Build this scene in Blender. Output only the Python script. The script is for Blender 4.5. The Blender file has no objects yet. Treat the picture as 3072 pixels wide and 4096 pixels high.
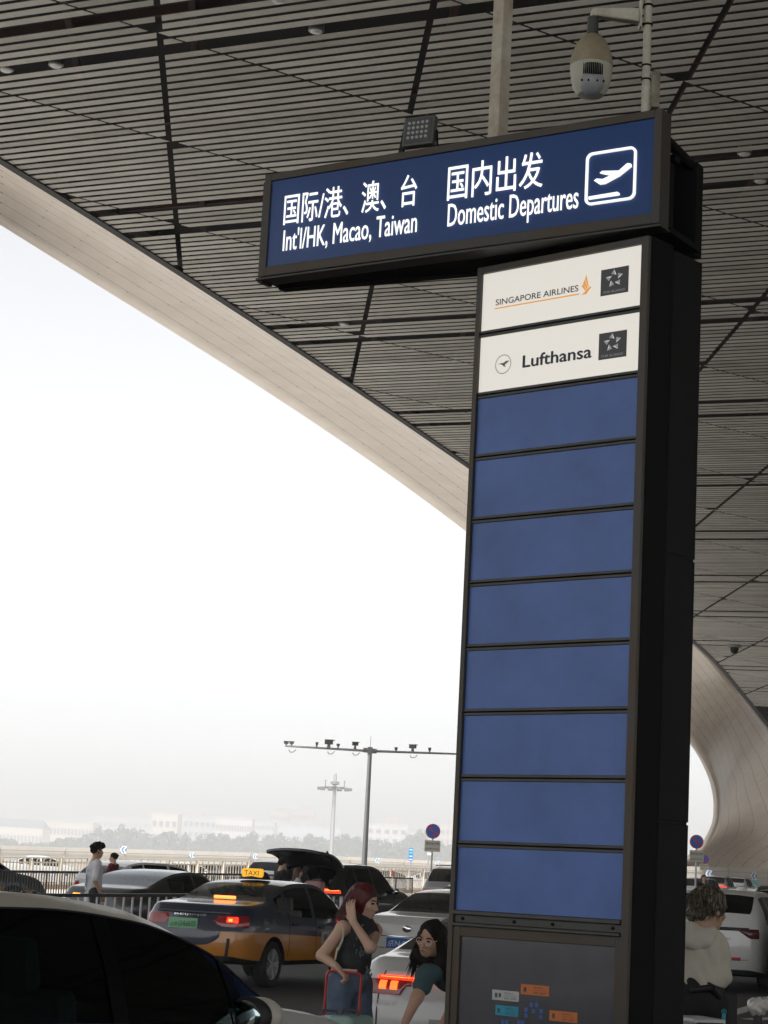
import bpy, bmesh, math, random
import numpy as np
from mathutils import Vector, Matrix

random.seed(7)
rng = np.random.default_rng(7)
SC = bpy.context.scene
COL = SC.collection
R = math.radians

# ------------------------------------------------------------------ camera, sky, sun, exposure
F_PX, PITCH, ROLL, EYE = 8300.0, 0.1758, 0.0516, 1.55
_f = Vector((0, math.cos(PITCH), math.sin(PITCH)))
_r = Vector((1, 0, 0))
_u = _r.cross(_f)
CAM_R = _r * math.cos(ROLL) + _u * math.sin(ROLL)
CAM_U = _u * math.cos(ROLL) - _r * math.sin(ROLL)
CAM_F = _f
cam_data = bpy.data.cameras.new("camera")
cam = bpy.data.objects.new("camera", cam_data)
COL.objects.link(cam)
m = Matrix((CAM_R, CAM_U, -CAM_F)).transposed().to_4x4()
m.translation = Vector((0, 0, EYE))
cam.matrix_world = m
cam_data.sensor_fit = 'HORIZONTAL'
cam_data.sensor_width = 36.0
cam_data.lens = F_PX / 3072 * 36.0
cam_data.clip_start = 0.1
cam_data.clip_end = 12000
SC.camera = cam

SUN_EL, SUN_AZ = R(46), R(-163)          # azimuth from +Y towards +X
world = bpy.data.worlds.new("World")
SC.world = world
world.use_nodes = True
nt = world.node_tree
nt.nodes.clear()
sky = nt.nodes.new('ShaderNodeTexSky')
sky.sky_type = 'NISHITA'
sky.sun_disc = False
sky.sun_elevation = SUN_EL
sky.sun_rotation = SUN_AZ
sky.air_density = 1.0
sky.dust_density = 1.2
sky.ozone_density = 1.0
hs = nt.nodes.new('ShaderNodeHueSaturation')
hs.inputs['Saturation'].default_value = 0.10
bg = nt.nodes.new('ShaderNodeBackground')
bg.inputs['Strength'].default_value = 0.127
wo = nt.nodes.new('ShaderNodeOutputWorld')
nt.links.new(sky.outputs[0], hs.inputs['Color'])
nt.links.new(hs.outputs[0], bg.inputs[0])
nt.links.new(bg.outputs[0], wo.inputs[0])

sun_data = bpy.data.lights.new("sun", 'SUN')
sun_data.energy = 4.2
sun_data.angle = R(14)
sun_data.color = (1.0, 0.97, 0.93)
sun = bpy.data.objects.new("sun", sun_data)
COL.objects.link(sun)
sd = Vector((math.sin(SUN_AZ) * math.cos(SUN_EL), math.cos(SUN_AZ) * math.cos(SUN_EL), math.sin(SUN_EL)))
sun.rotation_euler = sd.to_track_quat('Z', 'Y').to_euler()
sun.location = (-40, -20, 80)

SC.view_settings.view_transform = 'Standard'
SC.view_settings.look = 'None'
SC.view_settings.gamma = 1.0
SC.view_settings.exposure = 0.74
try:
    SC.cycles.max_bounces = 8
    SC.cycles.diffuse_bounces = 5
    SC.cycles.glossy_bounces = 4
    SC.cycles.transparent_max_bounces = 12
    SC.cycles.volume_bounces = 1
    SC.cycles.sample_clamp_indirect = 6.0
except Exception:
    pass

# ------------------------------------------------------------------ helpers
def ray(px, py):
    d = CAM_F * F_PX + CAM_R * (px - 1536) - CAM_U * (py - 2048)
    return d / d.y                       # unit step in world Y

def at(px, py, Y):
    """world point seen at source pixel (px, py) at world depth Y"""
    return Vector((0, 0, EYE)) + ray(px, py) * Y

_GY = [-200, 30, 36, 42, 57, 68, 90, 112, 150, 170, 200, 260, 6000]
_GZ = [0, 0, .04, .1, .26, .42, .62, .82, 1.5, 1.95, 2.45, 2.9, 2.9]
def g(y):
    return float(np.interp(y, _GY, _GZ))

def onground(px, Y):
    """ground point below/above pixel column px (read near the horizon) at depth Y"""
    p = at(px, 3522 + .0516 * (px - 1536), Y)
    return Vector((p.x, p.y, g(Y)))

def link(o, parent=None):
    COL.objects.link(o)
    if parent is not None:
        o.parent = parent
    return o

def tag(o, label, cat, group=None, kind=None):
    if label: o["label"] = label
    if cat: o["category"] = cat
    if group: o["group"] = group
    if kind: o["kind"] = kind
    return o

def empty(name, loc, label, cat, group=None, rotz=0.0):
    o = bpy.data.objects.new(name, None)
    o.location = loc
    o.rotation_euler = (0, 0, rotz)
    o.empty_display_size = .2
    link(o)
    return tag(o, label, cat, group)

class MB:
    """collects geometry for ONE mesh object"""
    def __init__(s): s.v = []; s.f = []; s.mi = []; s.uv = None
    def add(s, vs, fs, mi=0):
        o = len(s.v)
        s.v += [tuple(v) for v in vs]
        s.f += [tuple(i + o for i in f) for f in fs]
        s.mi += [mi] * len(fs)
        return s
    def box(s, c, size, mi=0, M=None):
        cx, cy, cz = c; a, b, d = size[0] / 2, size[1] / 2, size[2] / 2
        vs = [Vector((cx + i * a, cy + j * b, cz + k * d)) for i in (-1, 1) for j in (-1, 1) for k in (-1, 1)]
        if M is not None: vs = [M @ v for v in vs]
        return s.add(vs, [(0, 1, 3, 2), (4, 6, 7, 5), (0, 4, 5, 1), (2, 3, 7, 6), (0, 2, 6, 4), (1, 5, 7, 3)], mi)
    def bar(s, p, q, w, h, mi=0, up=(0, 0, 1)):
        p, q = Vector(p), Vector(q); d = (q - p).normalized(); u = Vector(up)
        if abs(d.dot(u)) > .98: u = Vector((0, 1, 0))
        sd_ = d.cross(u).normalized(); u = sd_.cross(d)
        vs = []
        for c in (p, q):
            for i, j in ((-1, -1), (1, -1), (1, 1), (-1, 1)):
                vs.append(c + sd_ * (i * w / 2) + u * (j * h / 2))
        return s.add(vs, [(0, 3, 2, 1), (4, 5, 6, 7), (0, 1, 5, 4), (1, 2, 6, 5), (2, 3, 7, 6), (3, 0, 4, 7)], mi)
    def tube(s, p, q, r0, r1=None, n=12, mi=0, caps=True):
        r1 = r0 if r1 is None else r1
        p, q = Vector(p), Vector(q); d = (q - p).normalized()
        a = d.orthogonal().normalized(); b = d.cross(a)
        vs = []
        for c, r in ((p, r0), (q, r1)):
            for k in range(n):
                t = 2 * math.pi * k / n
                vs.append(c + (a * math.cos(t) + b * math.sin(t)) * r)
        fs = [(k, (k + 1) % n, n + (k + 1) % n, n + k) for k in range(n)]
        if caps: fs += [tuple(range(n - 1, -1, -1)), tuple(range(n, 2 * n))]
        return s.add(vs, fs, mi)
    def path(s, pts, r, n=10, mi=0):
        for a, b in zip(pts[:-1], pts[1:]):
            s.tube(a, b, r, r, n, mi)
        return s
    def lathe(s, prof, n=24, M=None, mi=0, caps=True):
        vs = []; fs = []
        for r, z in prof:
            for k in range(n):
                t = 2 * math.pi * k / n
                v = Vector((r * math.cos(t), r * math.sin(t), z))
                vs.append(M @ v if M is not None else v)
        for i in range(len(prof) - 1):
            for k in range(n):
                fs.append((i * n + k, i * n + (k + 1) % n, (i + 1) * n + (k + 1) % n, (i + 1) * n + k))
        if caps and prof[0][0] > 1e-5: fs.append(tuple(range(n - 1, -1, -1)))
        if caps and prof[-1][0] > 1e-5: fs.append(tuple((len(prof) - 1) * n + k for k in range(n)))
        return s.add(vs, fs, mi)
    def sphere(s, c, r, n=16, m_=10, mi=0):
        if not hasattr(r, '__len__'): r = (r, r, r)
        vs = []; fs = []
        for i in range(m_ + 1):
            ph = math.pi * i / m_
            for k in range(n):
                t = 2 * math.pi * k / n
                vs.append((c[0] + r[0] * math.sin(ph) * math.cos(t), c[1] + r[1] * math.sin(ph) * math.sin(t), c[2] + r[2] * math.cos(ph)))
        for i in range(m_):
            for k in range(n):
                fs.append((i * n + k, (i + 1) * n + k, (i + 1) * n + (k + 1) % n, i * n + (k + 1) % n))
        return s.add(vs, fs, mi)
    def grid(s, rows, mi=0, flip=False):
        n = len(rows[0]); vs = [v for r in rows for v in r]; fs = []
        for i in range(len(rows) - 1):
            for k in range(n - 1):
                f = (i * n + k, i * n + k + 1, (i + 1) * n + k + 1, (i + 1) * n + k)
                fs.append(f[::-1] if flip else f)
        return s.add(vs, fs, mi)
    def build(s, name, mats, parent=None, smooth=False, bevel=0.0, weld=False):
        me = bpy.data.meshes.new(name)
        me.from_pydata(s.v, [], s.f)
        if not isinstance(mats, (list, tuple)): mats = [mats]
        for m_ in mats: me.materials.append(m_)
        me.polygons.foreach_set('material_index', s.mi)
        if smooth: me.polygons.foreach_set('use_smooth', [True] * len(me.polygons))
        if weld or smooth:
            bm = bmesh.new(); bm.from_mesh(me)
            bmesh.ops.remove_doubles(bm, verts=bm.verts, dist=1e-4)
            bmesh.ops.recalc_face_normals(bm, faces=bm.faces)
            bm.to_mesh(me); bm.free()
        me.update()
        o = bpy.data.objects.new(name, me)
        link(o, parent)
        if smooth:
            try: me.set_sharp_from_angle(angle=R(40))
            except Exception: pass
        if bevel > 0:
            b = o.modifiers.new('bevel', 'BEVEL'); b.width = bevel; b.segments = 2; b.limit_method = 'ANGLE'
        return o

def copy_tree(o, parent=None):
    c = o.copy(); COL.objects.link(c)
    if parent is not None: c.parent = parent
    for ch in list(o.children): copy_tree(ch, c)
    return c

# ------------------------------------------------------------------ materials
_M = {}
def mat(name, col, rough=.6, metal=0.0, spec=.5, emit=None, es=0.0, noise=0.0, nscale=8.0, col2=None, bump=0.0, coat=0.0, stretch=None):
    if name in _M: return _M[name]
    m_ = bpy.data.materials.new(name); m_.use_nodes = True
    t = m_.node_tree; b = t.nodes['Principled BSDF']
    b.inputs['Base Color'].default_value = (*col, 1)
    b.inputs['Roughness'].default_value = rough
    b.inputs['Metallic'].default_value = metal
    b.inputs['Specular IOR Level'].default_value = spec
    if coat: b.inputs['Coat Weight'].default_value = coat; b.inputs['Coat Roughness'].default_value = .04
    if emit is not None:
        b.inputs['Emission Color'].default_value = (*emit, 1); b.inputs['Emission Strength'].default_value = es
    if noise > 0 or bump > 0:
        tc = t.nodes.new('ShaderNodeTexCoord'); mp = t.nodes.new('ShaderNodeMapping')
        if stretch: mp.inputs['Scale'].default_value = stretch
        nz = t.nodes.new('ShaderNodeTexNoise'); nz.inputs['Scale'].default_value = nscale; nz.inputs['Detail'].default_value = 6
        nz.inputs['Roughness'].default_value = .65
        t.links.new(tc.outputs['Object'], mp.inputs[0]); t.links.new(mp.outputs[0], nz.inputs['Vector'])
        if noise > 0:
            rp = t.nodes.new('ShaderNodeValToRGB')
            c2 = col2 if col2 is not None else tuple(c * (1 - noise) for c in col)
            rp.color_ramp.elements[0].position = .35; rp.color_ramp.elements[1].position = .68
            rp.color_ramp.elements[0].color = (*col, 1); rp.color_ramp.elements[1].color = (*c2, 1)
            t.links.new(nz.outputs['Fac'], rp.inputs[0]); t.links.new(rp.outputs[0], b.inputs['Base Color'])
        if bump > 0:
            bp = t.nodes.new('ShaderNodeBump'); bp.inputs['Strength'].default_value = bump; bp.inputs['Distance'].default_value = .02
            t.links.new(nz.outputs['Fac'], bp.inputs['Height']); t.links.new(bp.outputs[0], b.inputs['Normal'])
    _M[name] = m_
    return m_

def glass_mat(name, tint, gl=.04, rough=.07, ior=1.42):
    if name in _M: return _M[name]
    m_ = bpy.data.materials.new(name); m_.use_nodes = True
    t = m_.node_tree; t.nodes.clear()
    out = t.nodes.new('ShaderNodeOutputMaterial'); mix = t.nodes.new('ShaderNodeMixShader')
    tr = t.nodes.new('ShaderNodeBsdfTransparent'); tr.inputs[0].default_value = (*tint, 1)
    go = t.nodes.new('ShaderNodeBsdfGlossy'); go.inputs['Roughness'].default_value = rough; go.inputs[0].default_value = (.9, .95, 1, 1)
    fr = t.nodes.new('ShaderNodeFresnel'); fr.inputs[0].default_value = ior
    t.links.new(fr.outputs[0], mix.inputs[0]); t.links.new(tr.outputs[0], mix.inputs[1]); t.links.new(go.outputs[0], mix.inputs[2])
    t.links.new(mix.outputs[0], out.inputs[0])
    _M[name] = m_
    return m_

M_frame = mat('frame_metal', (.07, .073, .07), .45, .4, noise=.5, nscale=5, col2=(.055, .05, .04))
M_rust = mat('rusty_frame_metal', (.062, .061, .057), .5, .3, noise=1, nscale=3.2, col2=(.075, .05, .028))
M_black = mat('black_panel', (.004, .0045, .0045), .65, 0, .12)
M_dark = mat('dark_green_black_panel', (.007, .0085, .008), .6, 0, .15, noise=.3, nscale=2.5)
M_cream = mat('dirty_cream_paint', (.56, .525, .44), .5, noise=1, nscale=7, col2=(.36, .29, .19))
M_white_letter = mat('backlit_white', (.8, .8, .76), .5, emit=(1, .985, .93), es=.52)
M_black_metal = mat('black_railing', (.02, .02, .022), .4, .3)
M_grey_metal = mat('grey_steel', (.42, .42, .43), .4, .7)
M_asphalt = mat('asphalt', (.055, .055, .057), .75, 0, .35, noise=.35, nscale=3, bump=.25)
M_concrete = mat('pale_concrete', (.60, .565, .52), .85, noise=.25, nscale=.6)
M_kerb = mat('kerb_stone', (.38, .35, .31), .8, noise=.3, nscale=4)
M_paint = mat('road_paint', (.62, .62, .6), .7, noise=.35, nscale=6)

FONTS = {}
def text_mesh(body, width=None, height=None, bold=0.0):
    """letters as a flat mesh: (verts 2D list, faces); scaled to fill width x height from the origin"""
    cu = bpy.data.curves.new('lettering', 'FONT')
    cu.body = body; cu.size = 1.0; cu.offset = bold; cu.resolution_u = 3
    cu.offset = 0.0
    o = bpy.data.objects.new('lettering', cu); COL.objects.link(o)
    dg = bpy.context.evaluated_depsgraph_get(); dg.update()
    me = bpy.data.meshes.new_from_object(o.evaluated_get(dg))
    vs = [(v.co.x, v.co.y) for v in me.vertices]; fs = [tuple(p.vertices) for p in me.polygons]
    bpy.data.objects.remove(o); bpy.data.curves.remove(cu); bpy.data.meshes.remove(me)
    if not vs: return [], []
    x0 = min(v[0] for v in vs); x1 = max(v[0] for v in vs); y0 = min(v[1] for v in vs); y1 = max(v[1] for v in vs)
    sx = width / (x1 - x0) if width else None; sy = height / (y1 - y0) if height else None
    sx = sx or sy; sy = sy or sx
    out = [((x - x0) * sx, (y - y0) * sy) for x, y in vs]
    if bold:
        n = len(out); base = list(out); bf = list(fs)
        for k, (dx, dy) in enumerate(((-1, 0), (1, 0), (0, -1), (0, 1))):
            out = out + [(x + dx * bold * sy, y + dy * bold * sy * .6) for x, y in base]
            fs = fs + [tuple(i + n * (k + 1) for i in f) for f in bf]
    return out, fs
# ------------------------------------------------------------------ ground and roads
_GY[-1:] = [420, 6000]; _GZ[-1:] = [-3, -3]
def sheet(name, xl, xr, ys, dz, material):
    b = MB(); rows = []
    for y in ys:
        a, c = xl(y), xr(y)
        rows.append([(a + (c - a) * k / 6, y, g(y) + dz) for k in range(7)])
    b.grid(rows)
    o = b.build(name, material)
    tag(o, None, None, kind='structure')
    return o
YS = [-120, -60, -20, 0, 10, 20, 30, 36, 42, 50, 57, 62, 68, 79, 90, 101, 112, 130, 150, 160, 170, 185, 200, 230, 260, 300, 340, 420, 800, 1600, 3200, 6000]
def rail_x(y):                      # the beige bridge railing follows the outer edge of the forecourt
    return float(np.interp(y, [-120, 30, 80, 100, 125, 200, 260], [-110, -38, -16.5, -7.3, 4.2, 36, 62]))
sheet('ground', lambda y: -600 - .5 * max(y, 0), lambda y: 600 + .5 * max(y, 0), YS, 0, M_concrete)
sheet('road', lambda y: rail_x(y) + .35 * (rail_x(y) * 0 + 40) * 0 + 14, lambda y: 46 + .28 * max(y, 0), [y for y in YS if -60 <= y <= 112], .004, M_asphalt)
sheet('far_road', lambda y: rail_x(y) - 30, lambda y: rail_x(y) - .6, [y for y in YS if 30 <= y <= 200], .004, mat('pale_asphalt', (.36, .35, .335), .8, noise=.2, nscale=.5))
def ground_at(px, py, dz=.008):
    d = ray(px, py); Y = 20.0
    for _ in range(30): Y = (g(Y) + dz - EYE) / d.z
    return Vector((0, 0, EYE)) + d * Y
mk = MB()
for a, b_, w in (((2880, 4064), (3140, 3996), .13), ((2996, 4078), (3140, 4071), .13)):
    p, q = ground_at(*a), ground_at(*b_)
    n_ = (q - p).cross(Vector((0, 0, 1))).normalized() * w
    mk.add([p - n_, q - n_, q + n_, p + n_], [(0, 1, 2, 3)])
tag(mk.build('road_markings', M_paint), None, None, kind='structure')

# ------------------------------------------------------------------ canopy overhead
CN = Vector((.04130223, .01737153, .99899567)); CH = 18.0
def onceil(px, py, dh=0.0):
    d = ray(px, py)
    return Vector((0, 0, EYE)) + d * ((CH + dh) / CN.dot(d))
def ceil_z(x, y, dh=0.0):
    return EYE + (CH + dh - CN.x * x - CN.y * y) / CN.z
S_DIR = np.array([-.88379281, .46701462]); N_DIR = np.array([.46701462, .88379281])
inner_px = [(0, 647), (181, 759.5), (361.7, 879), (542.5, 984), (716, 1092), (900, 1219), (1072, 1325), (1231.6, 1431), (1430, 1563.7),
            (1590, 1670), (1762, 1799), (1885, 1882), (2150, 2058), (2420, 2262), (2620, 2433), (2761.6, 2562), (2818.8, 2612), (2898, 2694), (2948, 2753.7),
            (2998, 2813), (3072, 2907.8)]
_pc = np.polyfit([p[0] for p in inner_px[:14]], [p[1] for p in inner_px[:14]], 3)
inner_px = [(x, float(np.polyval(_pc, x))) if x < 2200 else (x, y) for x, y in inner_px]
inner = [onceil(*p) for p in inner_px]
t0 = (inner[0] - inner[1]).normalized()
back = []
for k, (s, tw) in enumerate(((10, .08), (25, .13), (45, .17), (70, .2), (100, .22))):
    d = Vector((t0.x - tw * .6, t0.y, 0)).normalized() * s
    p = inner[0] + d; back.append(Vector((p.x, p.y, ceil_z(p.x, p.y))))
edge = back[::-1] + inner
tail = []
for px, py, Y in ((3160, 3040, 205), (3240, 3190, 222), (3280, 3310, 238)):
    p = at(px, py, Y); tail.append(p)
canopy = empty('terminal_canopy', (0, 0, 0), 'huge slatted airport canopy sweeping overhead with pale curved rim', 'canopy')

# dark deck above the slats
edge2 = [(p.x, p.y) for p in edge] + [(60, 255)]
b = MB(); rows = []
for x, y in edge2:
    sp = []
    for t in np.linspace(0, 1, 8):
        X = x + 1.0 * t * (95 - x * .2 + y * .1); Y_ = y - t * 14
        sp.append((X, Y_, ceil_z(X, Y_, .75)))
    rows.append(sp)
b.grid(rows)
M_deck = mat('dark_red_brown_steel_deck', (.008, .005, .005), .8, noise=.6, nscale=.7)
b.build('ceiling_deck', M_deck, canopy)
# red-brown purlins just visible through the open joints
b = MB()
dB = np.array([math.sin(R(176.57)), math.cos(R(176.57))]); dA = np.array([math.sin(R(59.83)), math.cos(R(59.83))])
pB = np.array([dB[1], -dB[0]]); pA = np.array([dA[1], -dA[0]])
B_OFF = [24.5, 19.1, 13.7, 8.3, 2.79, -2.81, -8.44, -13.62, -18.9, -24.3, -29.7, -35.1, -40.5, -45.9, -51.3, -56.7]
A_OFF = [-33.2 - 5.62 * k for k in range(-9, 28)]
def edge_s(u):                      # where the slat line u meets the canopy edge (largest s)
    best = None
    for p, q in zip(edge2[:-1], edge2[1:]):
        u0 = np.dot(p, N_DIR); u1 = np.dot(q, N_DIR)
        if (u0 - u) * (u1 - u) <= 0 and u0 != u1:
            t = (u - u0) / (u1 - u0); s = np.dot(np.array(p) * (1 - t) + np.array(q) * t, S_DIR)
            best = s if best is None else max(best, s)
    return best
for k in range(-4, 26):
    u = 33.5 + 5.275 * k + .9
    s1 = edge_s(u)
    if s1 is None: continue
    a = S_DIR * (s1 - .5) + N_DIR * u; c = S_DIR * (-75) + N_DIR * u
    b.bar((a[0], a[1], ceil_z(a[0], a[1], .45)), (c[0], c[1], ceil_z(c[0], c[1], .45)), .12, .2)
for off in np.arange(-60, 40, 2.7):
    p = pB * off
    a = p - dB * 20; c = p - dB * (-0) 
    # runs along the B direction, clipped where it leaves the deck
    pts = []
    for t in np.arange(10, 190, 3.0):
        q = p - dB * t
        uu = float(np.dot(q, N_DIR)); ss = float(np.dot(q, S_DIR)); e = edge_s(uu)
        if e is not None and ss < e - .6 and ss > -70: pts.append(q)
    if len(pts) > 2:
        a, c = pts[0], pts[-1]
        b.bar((a[0], a[1], ceil_z(a[0], a[1], .3)), (c[0], c[1], ceil_z(c[0], c[1], .3)), .14, .14)
b.build('purlins', mat('red_oxide_steel', (.05, .012, .009), .7), canopy)

# slats, cut along the two families of seams
PITCH_S = 10.55 / 30
def slat_cut(verts, faces):
    pass
sl = MB()
GA, GB, W_S = .10, .17, .107
for i in range(-150, 330):
    if i % 30 in (0, 5): continue
    u = 33.5 + PITCH_S * i
    e0 = edge_s(u)
    if e0 is None: continue
    # seams along this slat: s where  (s*S + u*N).pA = off
    cuts = []
    for off in A_OFF:
        den = np.dot(S_DIR, pA); cuts.append(((off - u * np.dot(N_DIR, pA)) / den, 'A'))
    for off in B_OFF:
        den = np.dot(S_DIR, pB); cuts.append(((off - u * np.dot(N_DIR, pB)) / den, 'B'))
    s_hi = e0 - .12; s_lo = -78.0
    cuts = sorted([c for c in cuts if s_lo < c[0] < s_hi])
    slopeA = -np.dot(N_DIR, pA) / np.dot(S_DIR, pA); slopeB = -np.dot(N_DIR, pB) / np.dot(S_DIR, pB)
    ends = [(s_lo, 0, 0.0)] + [(c[0], (GA if c[1] == 'A' else GB) / 2, slopeA if c[1] == 'A' else slopeB) for c in cuts] + [(s_hi, 0, None)]
    for (sa, ga, ka), (sb, gb, kb) in zip(ends[:-1], ends[1:]):
        a0 = sa + ga; b0 = sb - gb
        if b0 - a0 < .3: continue
        ka = 0.0 if ka is None else ka
        if kb is None:
            e1 = edge_s(u - W_S); e2 = edge_s(u + W_S)
            kb = ((e2 or e0) - (e1 or e0)) / (2 * W_S)
        vs = []
        for dh in (0, .012):
            for (s_, k_) in ((a0, ka), (b0, kb)):
                for du in (-W_S, W_S):
                    q = S_DIR * (s_ + k_ * du) + N_DIR * (u + du)
                    vs.append((q[0], q[1], ceil_z(q[0], q[1], dh)))
        # 0:a-,1:a+,2:b-,3:b+ bottom, 4..7 top
        sl.add(vs, [(0, 2, 3, 1), (4, 5, 7, 6), (0, 1, 5, 4), (2, 6, 7, 3), (0, 4, 6, 2), (1, 3, 7, 5)], int(rng.choice(3, p=[.6, .25, .15])))
M_slat = mat('cream_ceiling_slats', (.73, .705, .63), .55, .0, .4, noise=.22, nscale=.8)
sl.build('slats', [M_slat, mat('cream_slats_duller', (.65, .625, .55), .6, .0, .35, noise=.3, nscale=.6), mat('cream_slats_cleaner', (.79, .77, .69), .5, .0, .4, noise=.15, nscale=.9)], canopy)

# rim fascia: a long curved ribbon that turns down into the leg
outer_px = [(0, 900.5, 57), (159, 998, 60.5), (325.5, 1100, 64), (513, 1215, 68.5), (700, 1332, 73), (900, 1461, 78.5), (1066, 1564, 84), (1231.6, 1680, 90), (1430, 1812, 97),
            (1563, 1902, 101.5), (1729, 2021, 107), (1875, 2134, 112), (2110, 2320, 120), (2350, 2530, 129), (2560, 2735, 138), (2751, 2955, 149), (2819, 3042, 155), (2859, 3122, 162),
            (2876, 3196, 170), (2877, 3246, 177), (2868, 3301, 186), (2843, 3355, 195), (2814, 3398, 204), (2744, 3450, 216), (2690, 3500, 226), (2660, 3545, 228)]
_po = np.polyfit([p[0] for p in outer_px[:14]], [p[1] for p in outer_px[:14]], 3); _pz = np.polyfit([p[0] for p in outer_px[:16]], [p[2] for p in outer_px[:16]], 3)
outer_px = [(x, float(np.polyval(_po, x)) if x < 2200 else y, float(np.polyval(_pz, x)) if k < 15 else Y) for k, (x, y, Y) in enumerate(outer_px)]
outer = [at(*p) for p in outer_px]
inn = list(inner) + tail + [at(3240, 3390, 246), at(3130, 3450, 248), at(3050, 3510, 246), at(3000, 3560, 244)]
def resample(pts, n):
    pts = [Vector(p) for p in pts]
    d = [0]
    for a, c in zip(pts[:-1], pts[1:]): d.append(d[-1] + (c - a).length)
    d = np.array(d); out = []
    arr = np.array([tuple(p) for p in pts])
    # Catmull-like smooth resample via cubic Hermite on each coordinate
    tt = np.linspace(0, d[-1], n)
    m_ = np.gradient(arr, d, axis=0)
    for t in tt:
        k = min(max(int(np.searchsorted(d, t) - 1), 0), len(d) - 2); h = d[k + 1] - d[k]; x = (t - d[k]) / h
        p = (2 * x**3 - 3 * x**2 + 1) * arr[k] + (x**3 - 2 * x**2 + x) * h * m_[k] + (-2 * x**3 + 3 * x**2) * arr[k + 1] + (x**3 - x**2) * h * m_[k + 1]
        out.append(Vector(p))
    return out
# pair the two rims by matching pieces so that ribs run square across
NI = resample(inn[:21], 150) + resample(inn[20:], 50)[1:]
NO = resample(outer[:16], 120) + resample(outer[15:], 80)[1:]
bk_i = [p for p in back[::-1]]
bk_o = [Vector((p.x - 2.2 + .2 * k, p.y + 1.5, p.z + .1)) for k, p in enumerate(bk_i)]
NI = resample(bk_i + [NI[0]], 30)[:-1] + NI
NO = resample(bk_o + [NO[0]], 30)[:-1] + NO
b = MB(); rows = []; uvs = []
for k, (p, q) in enumerate(zip(NI, NO)):
    row = []
    w = q - p; along = (NI[min(k + 1, len(NI) - 1)] - NI[max(k - 1, 0)]).normalized()
    nrm = w.cross(along).normalized()
    nrm = -nrm
    for v in np.linspace(0, 1, 13):
        row.append(p + w * v + nrm * (math.sin(math.pi * v) * .07 * w.length))
    rows.append(row)
b.grid(rows)
fas = b.build('fascia', None or mat('rim', (.5, .45, .38)), canopy, smooth=False)
me = fas.data
me.polygons.foreach_set('use_smooth', [True] * len(me.polygons))
uvl = me.uv_layers.new(name='UVMap')
acc = [0]
for a, c in zip(NI[:-1], NI[1:]): acc.append(acc[-1] + (c - a).length)
for lp in me.loops:
    i, j = divmod(lp.vertex_index, 13)
    uvl.data[lp.index].uv = (acc[i], j / 12)
mf = bpy.data.materials.new('pale_panelled_rim'); mf.use_nodes = True
t = mf.node_tree; bs = t.nodes['Principled BSDF']; bs.inputs['Roughness'].default_value = .38; bs.inputs['Specular IOR Level'].default_value = .5
uvn = t.nodes.new('ShaderNodeUVMap'); sx = t.nodes.new('ShaderNodeSeparateXYZ'); t.links.new(uvn.outputs[0], sx.inputs[0])
def mth(op, a, c=None):
    n_ = t.nodes.new('ShaderNodeMath'); n_.operation = op
    for k, v in enumerate((a, c)):
        if v is None: continue
        if isinstance(v, (int, float)): n_.inputs[k].default_value = v
        else: t.links.new(v, n_.inputs[k])
    return n_.outputs[0]
v8 = mth('MULTIPLY', sx.outputs['Y'], 9.0); fr = mth('FRACT', v8); ln = mth('LESS_THAN', fr, .035)
u8 = mth('MULTIPLY', sx.outputs['X'], .36); fu = mth('FRACT', u8); dotm = mth('MULTIPLY', mth('LESS_THAN', fu, .045), mth('LESS_THAN', fr, .12))
ln2 = mth('MAXIMUM', ln, dotm)
nz = t.nodes.new('ShaderNodeTexNoise'); mp = t.nodes.new('ShaderNodeMapping'); mp.inputs['Scale'].default_value = (.5, 5, 1)
mp.inputs['Rotation'].default_value = (0, 0, .25)
t.links.new(uvn.outputs[0], mp.inputs[0]); t.links.new(mp.outputs[0], nz.inputs['Vector']); nz.inputs['Scale'].default_value = 1.0; nz.inputs['Detail'].default_value = 5
rp = t.nodes.new('ShaderNodeValToRGB'); rp.color_ramp.elements[0].position = .3; rp.color_ramp.elements[1].position = .7
rp.color_ramp.elements[0].color = (.74, .64, .52, 1); rp.color_ramp.elements[1].color = (.86, .77, .66, 1)
t.links.new(nz.outputs['Fac'], rp.inputs[0])
mx = t.nodes.new('ShaderNodeMixRGB'); mx.inputs[2].default_value = (.27, .225, .185, 1)
t.links.new(ln2, mx.inputs[0]); t.links.new(rp.outputs[0], mx.inputs[1]); t.links.new(mx.outputs[0], bs.inputs['Base Color'])
me.materials.clear(); me.materials.append(mf)
# dark shadow-gap trim between slats and rim
b = MB()
for p, q in zip(NI[:-34], NI[1:-33]):
    b.bar(p + Vector((.12, 0, .02)), q + Vector((.12, 0, .02)), .24, .14); b.bar(p + Vector((.05, 0, .6)), q + Vector((.05, 0, .6)), .1, 1.3)
b.build('edge_trim', mat('black_gap_trim', (.015, .014, .014), .6), canopy)
md = fas.modifiers.new('thickness', 'SOLIDIFY'); md.thickness = .5; md.offset = -1.0

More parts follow.
